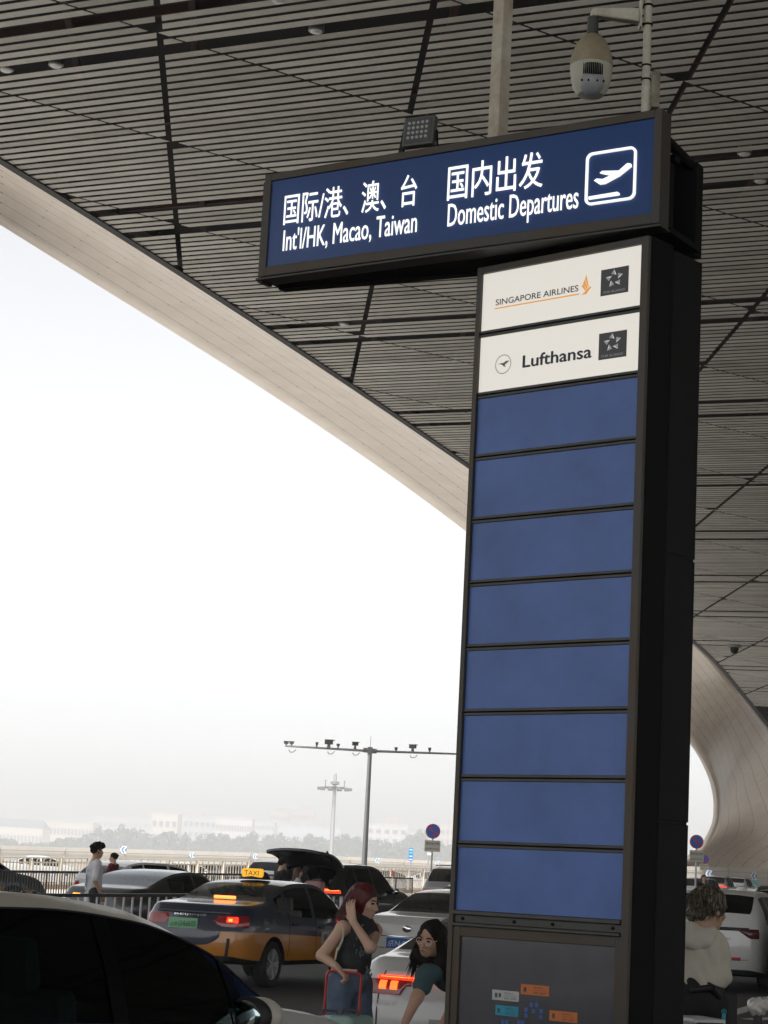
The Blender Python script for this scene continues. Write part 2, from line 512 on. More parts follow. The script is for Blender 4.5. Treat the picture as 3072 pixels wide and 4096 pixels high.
# downlights in the open joints
M_lens = mat('downlight_lens', (.75, .75, .72), .25)
dl_px = [(224, 262, 'pale round downlight in the dark joint near the left picture edge'),
         (25, 280, 'pale round downlight in the dark joint, cut by the left picture edge'),
         (1114, 2, 'pale round downlight at the top edge, cut by the frame'),
         (1265, 124, 'pale round downlight above the blue sign, left of the tall post'),
         (2978, 615, 'pale round downlight right of the blue sign box, upper one'),
         (3042, 724, 'pale round downlight right of the blue sign box, lower one by the edge'),
         (1377, 1298, 'pale round downlight in the dark joint under the blue sign')]
for px, py, lab in dl_px:
    p = onceil(px, py, .02)
    o = empty('downlight', p, lab, 'ceiling light', 'downlights in the open ceiling joints')
    b = MB(); b.lathe([(.15, .25), (.17, .06), (.17, 0), (.14, -.01)], 18); b.build('housing', mat('downlight_housing', (.25, .25, .25), .4, .5), o, smooth=True)
    b = MB(); b.lathe([(.135, .0), (.12, -.03), (0.0001, -.05)], 18); b.build('lens', M_lens, o, smooth=True)
p = onceil(2938, 2582, -.02)
o = empty('dome_camera', p, 'small dark dome camera hanging under the far ceiling at right', 'security camera')
b = MB(); b.lathe([(.5, .1), (.5, 0), (.36, -.12)], 18); b.build('mount', mat('grey_plastic', (.2, .2, .2), .5), o, smooth=True)
b = MB(); b.lathe([(.25, -.12), (.25, -.3), (.16, -.46), (0.0001, -.5)], 18); b.build('dome', M_black, o, smooth=True)

# ------------------------------------------------------------------ the sign totem
YAW = .7145
T0 = Vector((.464, 10.5656, 0)); TD = Vector((math.cos(YAW), -math.sin(YAW), 0)); TN = Vector((-math.sin(YAW), -math.cos(YAW), 0))
TZ, TH = 2.8461 + EYE, .3303
def TP(a, b_, z): return T0 + TD * a + TN * b_ + Vector((0, 0, z))
def face_inv(px, py, P, D, N, b_=0.0):
    """(distance along D, z) of the pixel's ray on the vertical face through P"""
    d = ray(px, py); o = Vector((0, 0, EYE)); q = P + N * b_
    s = (q - o).dot(N) / d.dot(N); w = o + d * s
    return (w - P).dot(D), w.z
def fbox(mb, P, D, N, a0, a1, z0, z1, b0, b1, mi=0):
    vs = [P + D * a + N * b_ + Vector((0, 0, z)) for a in (a0, a1) for b_ in (b0, b1) for z in (z0, z1)]
    mb.add(vs, [(0, 1, 3, 2), (4, 6, 7, 5), (0, 4, 5, 1), (2, 3, 7, 6), (0, 2, 6, 4), (1, 5, 7, 3)], mi)
def on_face(name, vs2, fs, P, D, N, a, z, b_, material, parent, thick=0.0, copies=1):
    mb = MB()
    nl = max(1, copies); per = len(vs2) // nl
    vs = [P + D * (a + x) + Vector((0, 0, z + y)) + N * (b_ + .0003 * (k // per)) for k, (x, y) in enumerate(vs2)]
    mb.add(vs, fs)
    o = mb.build(name, material, parent)
    if thick:
        md = o.modifiers.new('thickness', 'SOLIDIFY'); md.thickness = thick; md.offset = 0
    return o
def text_px(name, body, bl, br, tl, P, D, N, b_, material, parent, bold=0.0, thick=0.0):
    a0, z0 = face_inv(*bl, P, D, N, b_); a1, _ = face_inv(*br, P, D, N, b_); _, z1 = face_inv(*tl, P, D, N, b_)
    vs, fs = text_mesh(body, a1 - a0, z1 - z0, bold)
    return on_face(name, vs, fs, P, D, N, a0, z0, b_, material, parent, thick, 5 if bold else 1)

totem = empty('sign_totem', TP(.5, -.2, 0), 'tall black sign totem with two lit airline panels above blank blue panels', 'sign')
inv_t = totem.matrix_basis.inverted()
def under(o, root):
    """parent o (already in world coordinates) to an un-rotated root"""
    o.parent = root; o.matrix_parent_inverse = Matrix.Translation(root.location).inverted(); return o

ztop = TZ + TH + .035; zbl = TZ - 9 * TH + .012
b = MB(); fbox(b, T0, TD, TN, -.03, 1.045, 0, ztop + .005, -.20, -.006)
under(b.build('front_case', M_black), totem)
b = MB(); fbox(b, T0, TD, TN, -.015, 1.043, 0, ztop - .02, -.465, -.2005); zs = [0, .62, 1.9, 3.2, ztop - .01]
for a_, c_ in zip(zs[:-1], zs[1:]): fbox(b, T0, TD, TN, -.02, 1.049, a_ + .006, c_ - .006, -.47, -.203)
under(b.build('side_panel', M_dark, bevel=.004), totem)
# front frame
b = MB()
fbox(b, T0, TD, TN, -.03, -.002, .0, ztop, -.004, .022); fbox(b, T0, TD, TN, 1.002, 1.045, 0, ztop, -.004, .022)
fbox(b, T0, TD, TN, -.002, 1.002, ztop - .035, ztop, -.004, .022)
under(b.build('frame', M_rust, bevel=.003), totem)
b = MB()
for k in range(0, 9):
    z = TZ - k * TH
    fbox(b, T0, TD, TN, -.001, 1.001, z + .003, z + .017, -.004, .012); fbox(b, T0, TD, TN, -.001, 1.001, z - .017, z - .003, -.004, .012)
under(b.build('divider', M_frame, bevel=.002), totem)
M_lit = mat('backlit_cream_panel', (.3, .29, .27), .4, emit=(1.0, .955, .86), es=.38)
def blue_mat(nm, c):
    return mat(nm, c, .32, 0, .35, noise=.24, nscale=2.6, coat=.06, bump=.03)
M_blue = blue_mat('blue_panel', (.088, .172, .47))
for k in range(-1, 9):
    zt = TZ - k * TH - .0175; zb_ = TZ - (k + 1) * TH + .0175
    if k == -1: zt = TZ + TH - .002
    if k == 8: zb_ = TZ - 9 * TH + .005
    b = MB(); fbox(b, T0, TD, TN, .0, 1.0, zb_, zt, -.004, .004)
    o = under(b.build('lit_panel' if k < 1 else 'blue_panel', M_lit if k < 1 else M_blue), totem)
    if k == -1: pan1 = o
    if k == 0: pan2 = o
def kid(o, par, root=totem):
    o.parent = par; o.matrix_parent_inverse = Matrix.Translation(root.location).inverted() @ Matrix.Identity(4) if par is root else Matrix.Identity(4)
    if par is not root:
        o.matrix_parent_inverse = Matrix.Identity(4); 
        # par's own mesh is in world coordinates under a translated root: cancel nothing more
    return o
M_ink = mat('dark_grey_ink', (.05, .05, .06), .5)
M_orange = mat('orange_ink', (.6, .25, .05), .5, emit=(1, .45, .10), es=.3)
M_sq = mat('grey_square', (.035, .034, .034), .5, emit=(.5, .5, .5), es=.02)
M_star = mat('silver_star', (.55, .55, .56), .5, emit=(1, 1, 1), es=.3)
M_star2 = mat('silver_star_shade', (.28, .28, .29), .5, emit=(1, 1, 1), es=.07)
kid(text_px('lettering', 'SINGAPORE AIRLINES', (1982.6, 1222.5), (2313, 1166), (1982.6, 1199), T0, TD, TN, .008, M_ink, totem, .012), pan1)
a0, z0_ = face_inv(1982, 1236, T0, TD, TN); a1, z1_ = face_inv(2319, 1180, T0, TD, TN)
b = MB(); fbox(b, T0, TD, TN, a0, a1, z0_ - .003, z0_ + .003, .004, .0075); kid(b.build('underline', M_orange), pan1)
# stylised bird
aB, zB = face_inv(1850 + 795 / 1.659, 950 + 385 / 1.659, T0, TD, TN); aB1, _ = face_inv(1850 + 862 / 1.659, 950 + 350 / 1.659, T0, TD, TN)
sc = aB1 - aB
bird = [[(0, 0), (.5, .02), (.72, .28), (.6, .5), (.35, .25)], [(.72, .28), (1, .55), (.85, .62), (.6, .5)], [(.0, .72), (.38, .32), (.48, .42), (.12, .95)],
        [(.12, .98), (.5, .45), (.6, .55), (.28, 1.3)], [(.3, 1.36), (.62, .58), (.72, .62), (.44, 1.7)]]
b = MB()
for poly in bird: b.add([T0 + TD * (aB + x * sc) + Vector((0, 0, zB + y * sc)) + TN * .008 for x, y in poly], [tuple(range(len(poly)))])
kid(b.build('bird_logo', M_orange), pan1)
for (cx, cy, pan) in ((2461, 1125, pan1), (2453, 1381, pan2)):
    ac, zc = face_inv(cx, cy, T0, TD, TN); hw, hh = .083, .068
    sqo = None
    b = MB(); fbox(b, T0, TD, TN, ac - hw, ac + hw, zc - hh, zc + hh, .004, .0065); sqo = kid(b.build('alliance_square', M_sq), pan)
    b = MB()
    for k in range(5):
        t = R(90 + 72 * k)
        rr, ri = .052, .021
        q = lambda r_, th: (r_ * math.cos(th) * 1.05, r_ * math.sin(th) * .92 + .013)
        tip, l_, m1, r2 = q(rr, t + .05), q(ri, t - .55), q(rr * .56, t - .02), q(rr * .66, t + .62)
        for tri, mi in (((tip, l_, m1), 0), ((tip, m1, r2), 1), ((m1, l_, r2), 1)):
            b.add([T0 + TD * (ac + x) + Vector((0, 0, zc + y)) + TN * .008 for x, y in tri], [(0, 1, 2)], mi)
    b.build('star_logo', [M_star, M_star2], sqo)
    vs, fs = text_mesh('STAR ALLIANCE', .13, .012)
    on_face('lettering', vs, fs, T0, TD, TN, ac - .065, zc - .058, .008, M_star2, sqo)
kid(text_px('lettering', 'Lufthansa', (2091, 1471), (2365, 1428), (2091, 1423), T0, TD, TN, .008, mat('navy_ink', (.03, .035, .07), .5), totem, .03), pan2)
aC, zC = face_inv(2016.4, 1458, T0, TD, TN); aC1, _ = face_inv(2048, 1453, T0, TD, TN); rc = aC1 - aC
b = MB(); n = 40
ring = []
for k in range(n):
    t = 2 * math.pi * k / n
    for r_ in (rc, rc * .93): ring.append(T0 + TD * (aC + r_ * math.cos(t)) + Vector((0, 0, zC + r_ * math.sin(t))) + TN * .008)
b.add(ring, [(2 * k, 2 * ((k + 1) % n), 2 * ((k + 1) % n) + 1, 2 * k + 1) for k in range(n)])
crane = [[(-.72, .08), (-.3, .02), (-.05, -.12), (.2, -.1), (.8, .28), (.35, .3), (.0, .12), (-.25, .14)], [(-.05, -.12), (.2, -.1), (.35, -.35), (.05, -.22)]]
for poly in crane: b.add([T0 + TD * (aC + x * rc) + Vector((0, 0, zC + y * rc)) + TN * .008 for x, y in poly], [tuple(range(len(poly)))])
kid(b.build('crane_logo', mat('grey_ink', (.2, .19, .19), .5)), pan2)

# ledge with screws and the map board below
zl = TZ - 9 * TH + .005
b = MB(); fbox(b, T0, TD, TN, -.002, 1.0, zl - .022, zl - .002, -.004, .03); fbox(b, T0, TD, TN, -.002, 1.0, zl - .062, zl - .0225, -.004, .008)
fbox(b, T0, TD, TN, -.002, 1.0, zl - .078, zl - .0625, -.004, .034)
led = under(b.build('ledge', M_frame, bevel=.003), totem)
for a in (.05, .37, .6, .95):
    b = MB(); b.tube(T0 + TD * a + TN * .008 + Vector((0, 0, zl - .042)), T0 + TD * a + TN * .014 + Vector((0, 0, zl - .042)), .008); b.build('screw', M_black, led)
aL, _ = face_inv(1800 + 80 / 1.659, 3400 + 545 / 1.659, T0, TD, TN); aR, _ = face_inv(1800 + 1107 / 1.659, 3400 + 640 / 1.659, T0, TD, TN)
zbt = zl - .078
b = MB()
fbox(b, T0, TD, TN, -.002, aL, .12, zbt - .0005, -.004, .016); fbox(b, T0, TD, TN, aR, 1.0015, .12, zbt - .0005, -.004, .016)
fbox(b, T0, TD, TN, aL, aR, zbt - .05, zbt - .0005, -.004, .016); fbox(b, T0, TD, TN, aL, aR, .12, .3, -.004, .016)
under(b.build('board_frame', M_rust, bevel=.003), totem)
M_board = mat('scuffed_dark_board', (.05, .052, .062), .25, 0, .5, noise=.5, nscale=2.2, col2=(.075, .075, .085), stretch=(1, 1, .5), coat=.3)
b = MB(); fbox(b, T0, TD, TN, aL, aR, .3, zbt - .05, -.004, .004); brd = under(b.build('map_board', M_board), totem)
def label_px(x0, y0, x1, y1, col, l2, nm, icon):
    """x,y in the 1.659x crop at (1800,3400): left-top and right-bottom corners"""
    al, zt = face_inv(1800 + x0 / 1.659, 3400 + y0 / 1.659, T0, TD, TN); ar, zb_ = face_inv(1800 + x1 / 1.659, 3400 + y1 / 1.659, T0, TD, TN)
    zb_ = zt - .044 * (1 if icon else 1)
    b = MB(); fbox(b, T0, TD, TN, al, ar, zb_ - .004, zt, .004, .0055); o = kid(b.build('label', col), brd)
    w = ar - al; h = zt - zb_
    b = MB()
    fbox(b, T0, TD, TN, al + w * .46, al + w * .9, zb_ + h * .44, zb_ + h * .47, .0055, .0065)
    cx = al + w * .15; cz = zb_ + h * .45
    fbox(b, T0, TD, TN, cx - w * .045, cx + w * .045, cz - h * .2, cz + h * .22, .0055, .0065)
    fbox(b, T0, TD, TN, cx - w * .06, cx + w * .06, cz - h * .3, cz - h * .24, .0055, .0065)
    if nm == 'w': fbox(b, T0, TD, TN, cx + w * .1, cx + w * .18, cz - h * .22, cz + h * .22, .0055, .0065)
    b.build('pictogram', M_ink, o)
    vs, fs = text_mesh(l2, w * .44, h * .24); on_face('lettering', vs, fs, T0, TD, TN, al + w * .46, zb_ + h * .06, .0065, M_ink, o)
    vs, fs = text_mesh('值机柜台', w * .34, h * .2); on_face('lettering', vs, fs, T0, TD, TN, al + w * .46, zb_ + h * .62, .0065, M_ink, o)
label_px(286, 925, 460, 1005, mat('label_white', (.5, .5, .48), .5), 'D01-D98', 'w', 1)
label_px(476, 888, 660, 972, mat('label_orange', (.6, .17, .04), .5), '001-660', 'o', 1)
label_px(307, 1027, 456, 1108, mat('label_cyan', (.02, .3, .45), .5), 'C01-C62', 'c', 1)
label_px(665, 1062, 848, 1144, mat('label_orange', (.6, .17, .04), .5), '601-661', 'o', 1)
M_bsq = mat('blue_square', (.05, .12, .35), .5)
b = MB()
for x, y in ((545, 1028), (579, 1028), (508, 1060), (558, 1070), (610, 1070), (508, 1098), (607, 1108), (355, 1142), (382, 1142), (462, 1146), (487, 1146)):
    a, z = face_inv(1800 + x / 1.659, 3400 + y / 1.659, T0, TD, TN); b = MB(); fbox(b, T0, TD, TN, a - .01, a + .01, z - .01, z + .01, .004, .0055); kid(b.build('map_mark', M_bsq), brd)

# ------------------------------------------------------------------ header box across the top
HY = .569; HD = Vector((math.cos(HY), -math.sin(HY), 0)); HN = Vector((-math.sin(HY), -math.cos(HY), 0))
HL = 2.422; hc = T0 + TD * 1.114 + TN * .03
H0 = hc - HD * HL; HZ1, HZ0 = 3.853 + EYE, 3.259 + EYE
hdr = totem
b = MB(); fr_ = .042
fbox(b, H0, HD, HN, -.0, fr_, HZ0, HZ1, -.1, .012); fbox(b, H0, HD, HN, HL - fr_, HL, HZ0, HZ1, -.1, .012)
fbox(b, H0, HD, HN, fr_, HL - fr_, HZ1 - fr_, HZ1, -.1, .012); fbox(b, H0, HD, HN, fr_, HL - fr_, HZ0, HZ0 + fr_ + .012, -.1, .012)
hf = under(b.build('header_frame', M_rust, bevel=.003), totem)
b = MB(); fbox(b, H0, HD, HN, -.03, -.002, HZ0 - .02, HZ1 - .03, -.12, -.02); fbox(b, H0, HD, HN, -.03, HL, HZ0 - .012, HZ0 - .001, -.12, .0)
under(b.build('header_flange', M_frame), totem)
b = MB()
def wedge(mb, z0, z1, d0, d1, e0, e1, s0=0.0, s1=HL):
    """slab whose near/far depths run from d0..d1 at the left end to e0..e1 at the right end (the two faces stand in a V)"""
    vs = [H0 + HD * s + HN * -dd + Vector((0, 0, z)) for s, dd in ((s0, d0), (s0, d1), (s1, e0), (s1, e1)) for z in (z0, z1)]
    mb.add(vs, [(0, 1, 3, 2), (4, 6, 7, 5), (0, 4, 5, 1), (2, 3, 7, 6), (0, 2, 6, 4), (1, 5, 7, 3)])
wedge(b, HZ0 - .01, HZ0 + .02, .13, .2, .13, .5)
wedge(b, HZ0 - .02, HZ1 - .12, .18, .24, .47, .55, 0, HL - .02)
wedge(b, HZ0, HZ1 - .02, .13, .235, .13, .235, -.02, .0)
fbox(b, H0, HD, HN, fr_, HL - fr_, HZ0 + .03, HZ1 - .03, -.125, -.102)
under(b.build('header_case', M_black), totem)
b = MB()
fbox(b, H0, HD, HN, HL - .09, HL - .05, HZ0, HZ1 - .16, -.26, -.2)
b.tube(H0 + HD * (HL - .05) + HN * -.1 + Vector((0, 0, HZ1 - .1)), H0 + HD * (HL - .05) + HN * -.5 + Vector((0, 0, HZ1 - .14)), .028)
fbox(b, H0, HD, HN, HL - .6, HL - .02, HZ1 - .2, HZ1 - .165, -.26, -.2)
under(b.build('header_brace', M_black), totem)
M_hblue = mat('blue_header_face', (.021, .068, .235), .3, 0, .4, noise=.12, nscale=1.5, coat=.1)
b = MB(); fbox(b, H0, HD, HN, fr_, HL - fr_, HZ0 + fr_ + .012, HZ1 - fr_, -.1, .0); hb = under(b.build('header_face', M_hblue), totem)
def htext(body, bl, br, tl, bold):
    o = text_px('lettering', body, bl, br, tl, H0, HD, HN, .008, M_white_letter, hb, bold)
    kid(o, hb); return o
htext('国际/港、澳、台', (1133, 901), (1664, 829), (1138, 779), .007)
htext("Int'l/HK, Macao, Taiwan", (1129.6, 1018), (1665, 946), (1132, 919), .007)
htext('国内出发', (1788, 804), (2168.7, 742), (1790, 664), .007)
htext('Domestic Departures', (1788, 936), (2311, 858), (1790, 818), .007)
aI0, zI0 = face_inv(2342, 826, H0, HD, HN); aI1, zI1 = face_inv(2550, 585, H0, HD, HN)
cx, cz, hw, hh = (aI0 + aI1) / 2, (zI0 + zI1) / 2, (aI1 - aI0) / 2, (zI1 - zI0) / 2
def rrect(hw, hh, r_):
    out = []
    for sx_, sy_, t_ in ((1, 1, 0), (-1, 1, 90), (-1, -1, 180), (1, -1, 270)):
        for k in range(7):
            t = R(t_ + 15 * k); out.append((sx_ * (hw - r_) + r_ * math.cos(t), sy_ * (hh - r_) + r_ * math.sin(t)))
    return out
o1, o2 = rrect(hw, hh, .035), rrect(hw - .0115, hh - .0115, .026); n = len(o1)
vs2 = [p for pr in zip(o1, o2) for p in pr]
fs = [(2 * k, 2 * ((k + 1) % n), 2 * ((k + 1) % n) + 1, 2 * k + 1) for k in range(n)]
def put(polys):
    for poly in polys:
        o_ = len(vs2); vs2.extend(poly); fs.append(tuple(range(o_, o_ + len(poly))))
def icp(x, y):   # crop (1.3825x at 1700,500) -> icon coordinates
    a, z = face_inv(1700 + x / 1.3825, 500 + y / 1.3825, H0, HD, HN); return (a - cx, z - cz)
put([[icp(*q) for q in [(910, 415), (910, 400), (1070, 373), (1078, 378), (1078, 390)]],
     [icp(*q) for q in [(940, 312), (955, 300), (988, 303), (1030, 283), (1075, 258), (1125, 215), (1143, 217), (1146, 232), (1080, 285), (1000, 328), (970, 332)]],
     [icp(*q) for q in [(972, 270), (985, 258), (1078, 256), (1080, 270), (1040, 290), (1025, 281)]]])
o = on_face('departure_symbol', vs2, fs, H0, HD, HN, cx, cz, .008, M_white_letter, hb, .0)
md = o.modifiers.new('thickness', 'SOLIDIFY'); md.thickness = .012; md.offset = 0
kid(o, hb)

# ------------------------------------------------------------------ things standing on the header
def header_top(px, py, bk):
    a, z = face_inv(px, py, H0, HD, HN, -bk); return H0 + HD * a - HN * bk + Vector((0, 0, HZ1))
# tall square post
p = header_top(1990, 560, .28)
o = empty('square_post', p - Vector((0, 0, .35)), 'tall cream square steel post rising behind the blue sign', 'post')
b = MB(); b.box((0, 0, 2.2), (.078, .078, 4.4), M=Matrix.Rotation(-HY - R(14), 4, 'Z')); b.build('shaft', M_cream, o, bevel=.006)
b = MB(); b.box((0, 0, .012), (.16, .16, .02), M=Matrix.Rotation(-HY, 4, 'Z')); b.build('foot_plate', M_frame, o)
# floodlight
p = header_top(1683, 600, .06)
zf = Matrix.Rotation(-HY + R(6), 4, 'Z')
o = empty('floodlight', p, 'square grey floodlight with rows of small lamps standing on the blue sign', 'floodlight')
FM = zf @ Matrix.Translation((0, -.02, .115)) @ Matrix.Rotation(R(-8), 4, 'X')
b = MB(); b.box((0, 0, 0), (.185, .05, .175), M=FM); b.build('housing', mat('flood_housing', (.12, .12, .115), .5, .4), o, bevel=.01)
b = MB(); b.box((0, -.027, 0), (.155, .006, .145), M=FM); fg = b.build('glass', mat('flood_glass', (.10, .105, .105), .25), o, bevel=.004)
b = MB()
for i in range(5):
    for j in range(4): b.sphere(tuple(FM @ Vector(((i - 2) * .026, -.031, (j - 1.5) * .029))), (.0095, .004, .0095), 10, 6)
b.build('led_array', mat('flood_lens', (.42, .43, .42), .2), fg, smooth=True)
b = MB(); b.bar(tuple(FM @ Vector((-.1, .0, 0))), tuple(zf @ Vector((-.1, .0, 0))), .012, .03); b.bar(tuple(FM @ Vector((.1, .0, 0))), tuple(zf @ Vector((.1, .0, 0))), .012, .03)
b.bar(tuple(zf @ Vector((-.1, 0, .004))), tuple(zf @ Vector((.1, 0, .004))), .03, .008)
b.build('bracket', M_black, o)
# camera mast with arm and dome
p = header_top(2580, 455, .10)
o = empty('surveillance_camera', p, 'weathered white dome camera hanging from an arm on a short mast', 'security camera')
k_ = (p - Vector((0, 0, EYE))).length / F_PX          # metres per source pixel here
def cp(px, py, dy=0.0): return at(px, py, p.y + dy) - p
b = MB(); mt = cp(2590, 8); mt0 = Vector((0, 0, -.01)); b.tube(mt0, (0, 0, mt.z), .021, n=16); b.tube((0, 0, mt.z), (0, 0, mt.z + .012), .024, n=16)
M_wcam = mat('weathered_white_paint', (.60, .585, .50), .5, noise=1, nscale=9, col2=(.42, .37, .27))
b.build('mast', M_wcam, o, smooth=True)
zt_ = mt.z
b = MB(); b.box((-.038, 0, zt_ - .068), (.012, .06, .155)); b.build('clamp_plate', M_wcam, o, bevel=.003)
b = MB()
for dz in (-.02, -.125): b.tube((0, 0, zt_ + dz - .005), (0, 0, zt_ + dz + .005), .026, n=16)
for dz in (-.345, -.42): b.tube((0, 0, zt_ + dz - .004), (0, 0, zt_ + dz + .004), .026, n=16)
b.build('hose_clamp', M_black, o)
b = MB(); ax = cp(2378, 60).x
prof = [(-.044, -.045, -.125), (-.044, -.043, -.118), (ax + .02, -.052, -.098), (ax - .012, -.06, -.1), (ax - .02, -.075, -.105)]
vs = []
for x, z1, z0 in prof[1:]:
    for yy in (-.028, .028): vs += [(x, yy, zt_ + z0), (x, yy, zt_ + z1)]
fsx = []
for i in range(3):
    q = i * 4; fsx += [(q, q + 4, q + 5, q + 1), (q + 2, q + 3, q + 7, q + 6), (q + 1, q + 5, q + 7, q + 3), (q, q + 2, q + 6, q + 4)]
fsx += [(0, 1, 3, 2), (12, 14, 15, 13)]
b.add(vs, fsx); b.build('arm', M_wcam, o, bevel=.008)
dm = cp(2365, 280); dx, dz0 = dm.x, zt_
cam_z = lambda py: cp(2365, py).z
b = MB(); b.tube((dx, 0, dz0 - .1), (dx, 0, cam_z(140)), .028, .03, 16)
b.build('neck_joint', M_frame, o, smooth=True)
ra = abs(cp(2454, 260).x - cp(2282, 260).x) / 2
b = MB(); Z = cam_z
b.lathe([(.03, Z(140)), (ra * .45, Z(148)), (ra * .74, Z(180)), (ra * .93, Z(220)), (ra, Z(258)), (ra, Z(268))], 28, Matrix.Translation((dx, 0, 0)))
b.build('dome_cover', mat('dirty_dome_cover', (.24, .19, .115), .55, noise=1, nscale=5, col2=(.37, .33, .235)), o, smooth=True)
b = MB(); b.lathe([(ra * .985, Z(268)), (ra * .99, Z(275)), (ra * .97, Z(290)), (ra * .93, Z(320)), (ra * .82, Z(355)), (ra * .6, Z(382)), (0.001, Z(396))], 28, Matrix.Translation((dx, 0, 0)))
b.build('lower_shell', mat('yellowed_shell', (.44, .43, .335), .5), o, smooth=True)
b = MB(); b.sphere((dx, -ra * .38, Z(342)), (ra * .64, ra * .64, abs(Z(396) - Z(296)) * .52), 24, 14); cb = b.build('camera_ball', mat('grey_ball', (.30, .31, .315), .35), o, smooth=True)
b = MB()
for k in range(-5, 6):
    xx = k * ra * .085; hgt = .9 if abs(k) < 4 else .7
    yy = -ra * .38 - math.sqrt(max(0, (ra * .64) ** 2 - xx ** 2)) * .93
    b.bar((dx + xx, yy, Z(282)), (dx + xx, yy - .004, Z(330) + abs(k) * .002), ra * .05, .012)
b.build('lens_window', M_black, cb)
b = MB()
for q in (-.5, -.2, .2, .5): b.sphere((dx + q * ra, -ra * 1.0 + abs(q) * ra * .18, Z(352)), .006, 8, 6)
b.build('lamp_dots', M_black, cb)
p2 = cp(2640, 330)
b = MB(); b.box((.05, .02, (cp(2630, 285).z + cp(2630, 430).z) / 2), (.045, .05, abs(cp(0, 285).z - cp(0, 430).z))); b.build('junction_box', mat('stained_box', (.35, .31, .22), .5, noise=1, nscale=10, col2=(.12, .1, .07)), o, bevel=.006)
# ------------------------------------------------------------------ railings, walls, signs, masts
# pale road wall far behind
WALL = [((-150, 3374), 128), ((0, 3382), 132), ((500, 3396), 142), ((1000, 3410), 152), ((1400, 3427), 162), ((1814, 3447), 172), ((2300, 3458), 190), ((2744, 3465), 204), ((3072, 3475), 216), ((3300, 3484), 224)]
tops = [at(p[0], p[1], Y) for p, Y in WALL]
o = empty('boundary_wall', (0, 0, 0), 'long pale concrete wall running along the far side of the road', 'wall')
M_wall = mat('pale_wall_panels', (.74, .70, .63), .8, noise=.1, nscale=.4)
b = MB(); rows = []
for p in tops:
    n_ = Vector((-.45, .9, 0)).normalized()
    rows.append([Vector((p.x, p.y, g(p.y) - .4)), p, p + n_ * .35, Vector((p.x, p.y, g(p.y) - .4)) + n_ * .35])
b.grid(rows); b.build('wall_body', M_wall, o)
b = MB()
for p, q in zip(tops[:-1], tops[1:]):
    h = (p.z - g(p.y))
    for fz in (.30, .55, .80):
        if p.x < -12 and fz != .8: continue
        b.bar(Vector((p.x + .06, p.y - .06, g(p.y) + h * fz)), Vector((q.x + .06, q.y - .06, g(q.y) + (q.z - g(q.y)) * fz)), .05, .045)
b.build('rail', mat('wall_rail', (.42, .38, .36), .6), o)
b = MB()
for p, q in zip(tops[:-1], tops[1:]):
    n = max(2, int((q - p).length / 6))
    for k in range(n):
        c = p.lerp(q, k / n); b.box((c.x, c.y - .07, (g(c.y) + c.z) / 2), (.05, .05, c.z - g(c.y)))
b.build('joint', mat('wall_joint', (.48, .45, .41), .8), o)

# teal notice board on the wall
c = at(3019, 3536, 205)
o = empty('notice_board', c, 'pale teal board leaning against the far pale wall at right', 'board')
b = MB(); b.box((0, 0, 0), (.75, .06, .68)); b.build('panel', mat('teal_panel', (.16, .42, .42), .5), o)
b = MB(); [b.box(cc, ss) for cc, ss in (((0, -.01, .36), (.85, .09, .05)), ((0, -.01, -.36), (.85, .09, .05)), ((-.4, -.01, 0), (.05, .09, .68)), ((.4, -.01, 0), (.05, .09, .68)))]
b.build('frame', M_grey_metal, o)

# chevron boards
M_chev_w = mat('chevron_white', (.75, .75, .75), .5); M_chev_b = mat('chevron_blue', (.10, .20, .36), .5)
def chevron(px, py, Y, w, lab):
    c = at(px, py, Y)
    o = empty('chevron_sign', c, lab, 'road sign', 'blue and white arrow boards on the far wall')
    b = MB(); b.box((0, 0, 0), (w, .05, w * 1.15)); b.build('board', M_chev_w, o)
    b = MB()
    for s in (1, -1):
        b.add([(-.38 * w, -.03, 0), (-.05 * w, -.03, 0), (.28 * w, -.03, s * .5 * w), (-.05 * w, -.03, s * .5 * w)], [(0, 1, 2, 3)] if s < 0 else [(3, 2, 1, 0)])
    for s in (1, -1): b.add([(-.5 * w, -.03, s * .12 * w), (-.5 * w, -.03, s * .55 * w), (-.2 * w, -.03, s * .55 * w)], [(0, 1, 2)] if s < 0 else [(2, 1, 0)])
    b.add([(.12 * w, -.03, 0), (.5 * w, -.03, .45 * w), (.5 * w, -.03, -.45 * w)], [(0, 1, 2)])
    b.build('arrow', M_chev_b, o)
    b = MB(); b.box((0, .04, -.1), (.06, .04, w * 1.6)); b.build('bracket', M_grey_metal, o)
chevron(494, 3399, 140, .42, 'blue arrow board above the far wall, behind the man in white')
chevron(767, 3420, 145, .30, 'blue arrow board on the wall left of the raised tailgate')
chevron(1020, 3426, 150, .30, 'blue arrow board just left of the open car tailgate')
chevron(1509, 3442, 163, .32, 'blue arrow board on the wall right of the camera pole')
chevron(1750, 3453, 168, .32, 'blue arrow board low behind the round no parking sign and totem')
chevron(2836, 3496, 200, .62, 'blue arrow board on the right wall above the standing woman')
chevron(3015, 3504, 208, .62, 'blue arrow board above the teal notice board')

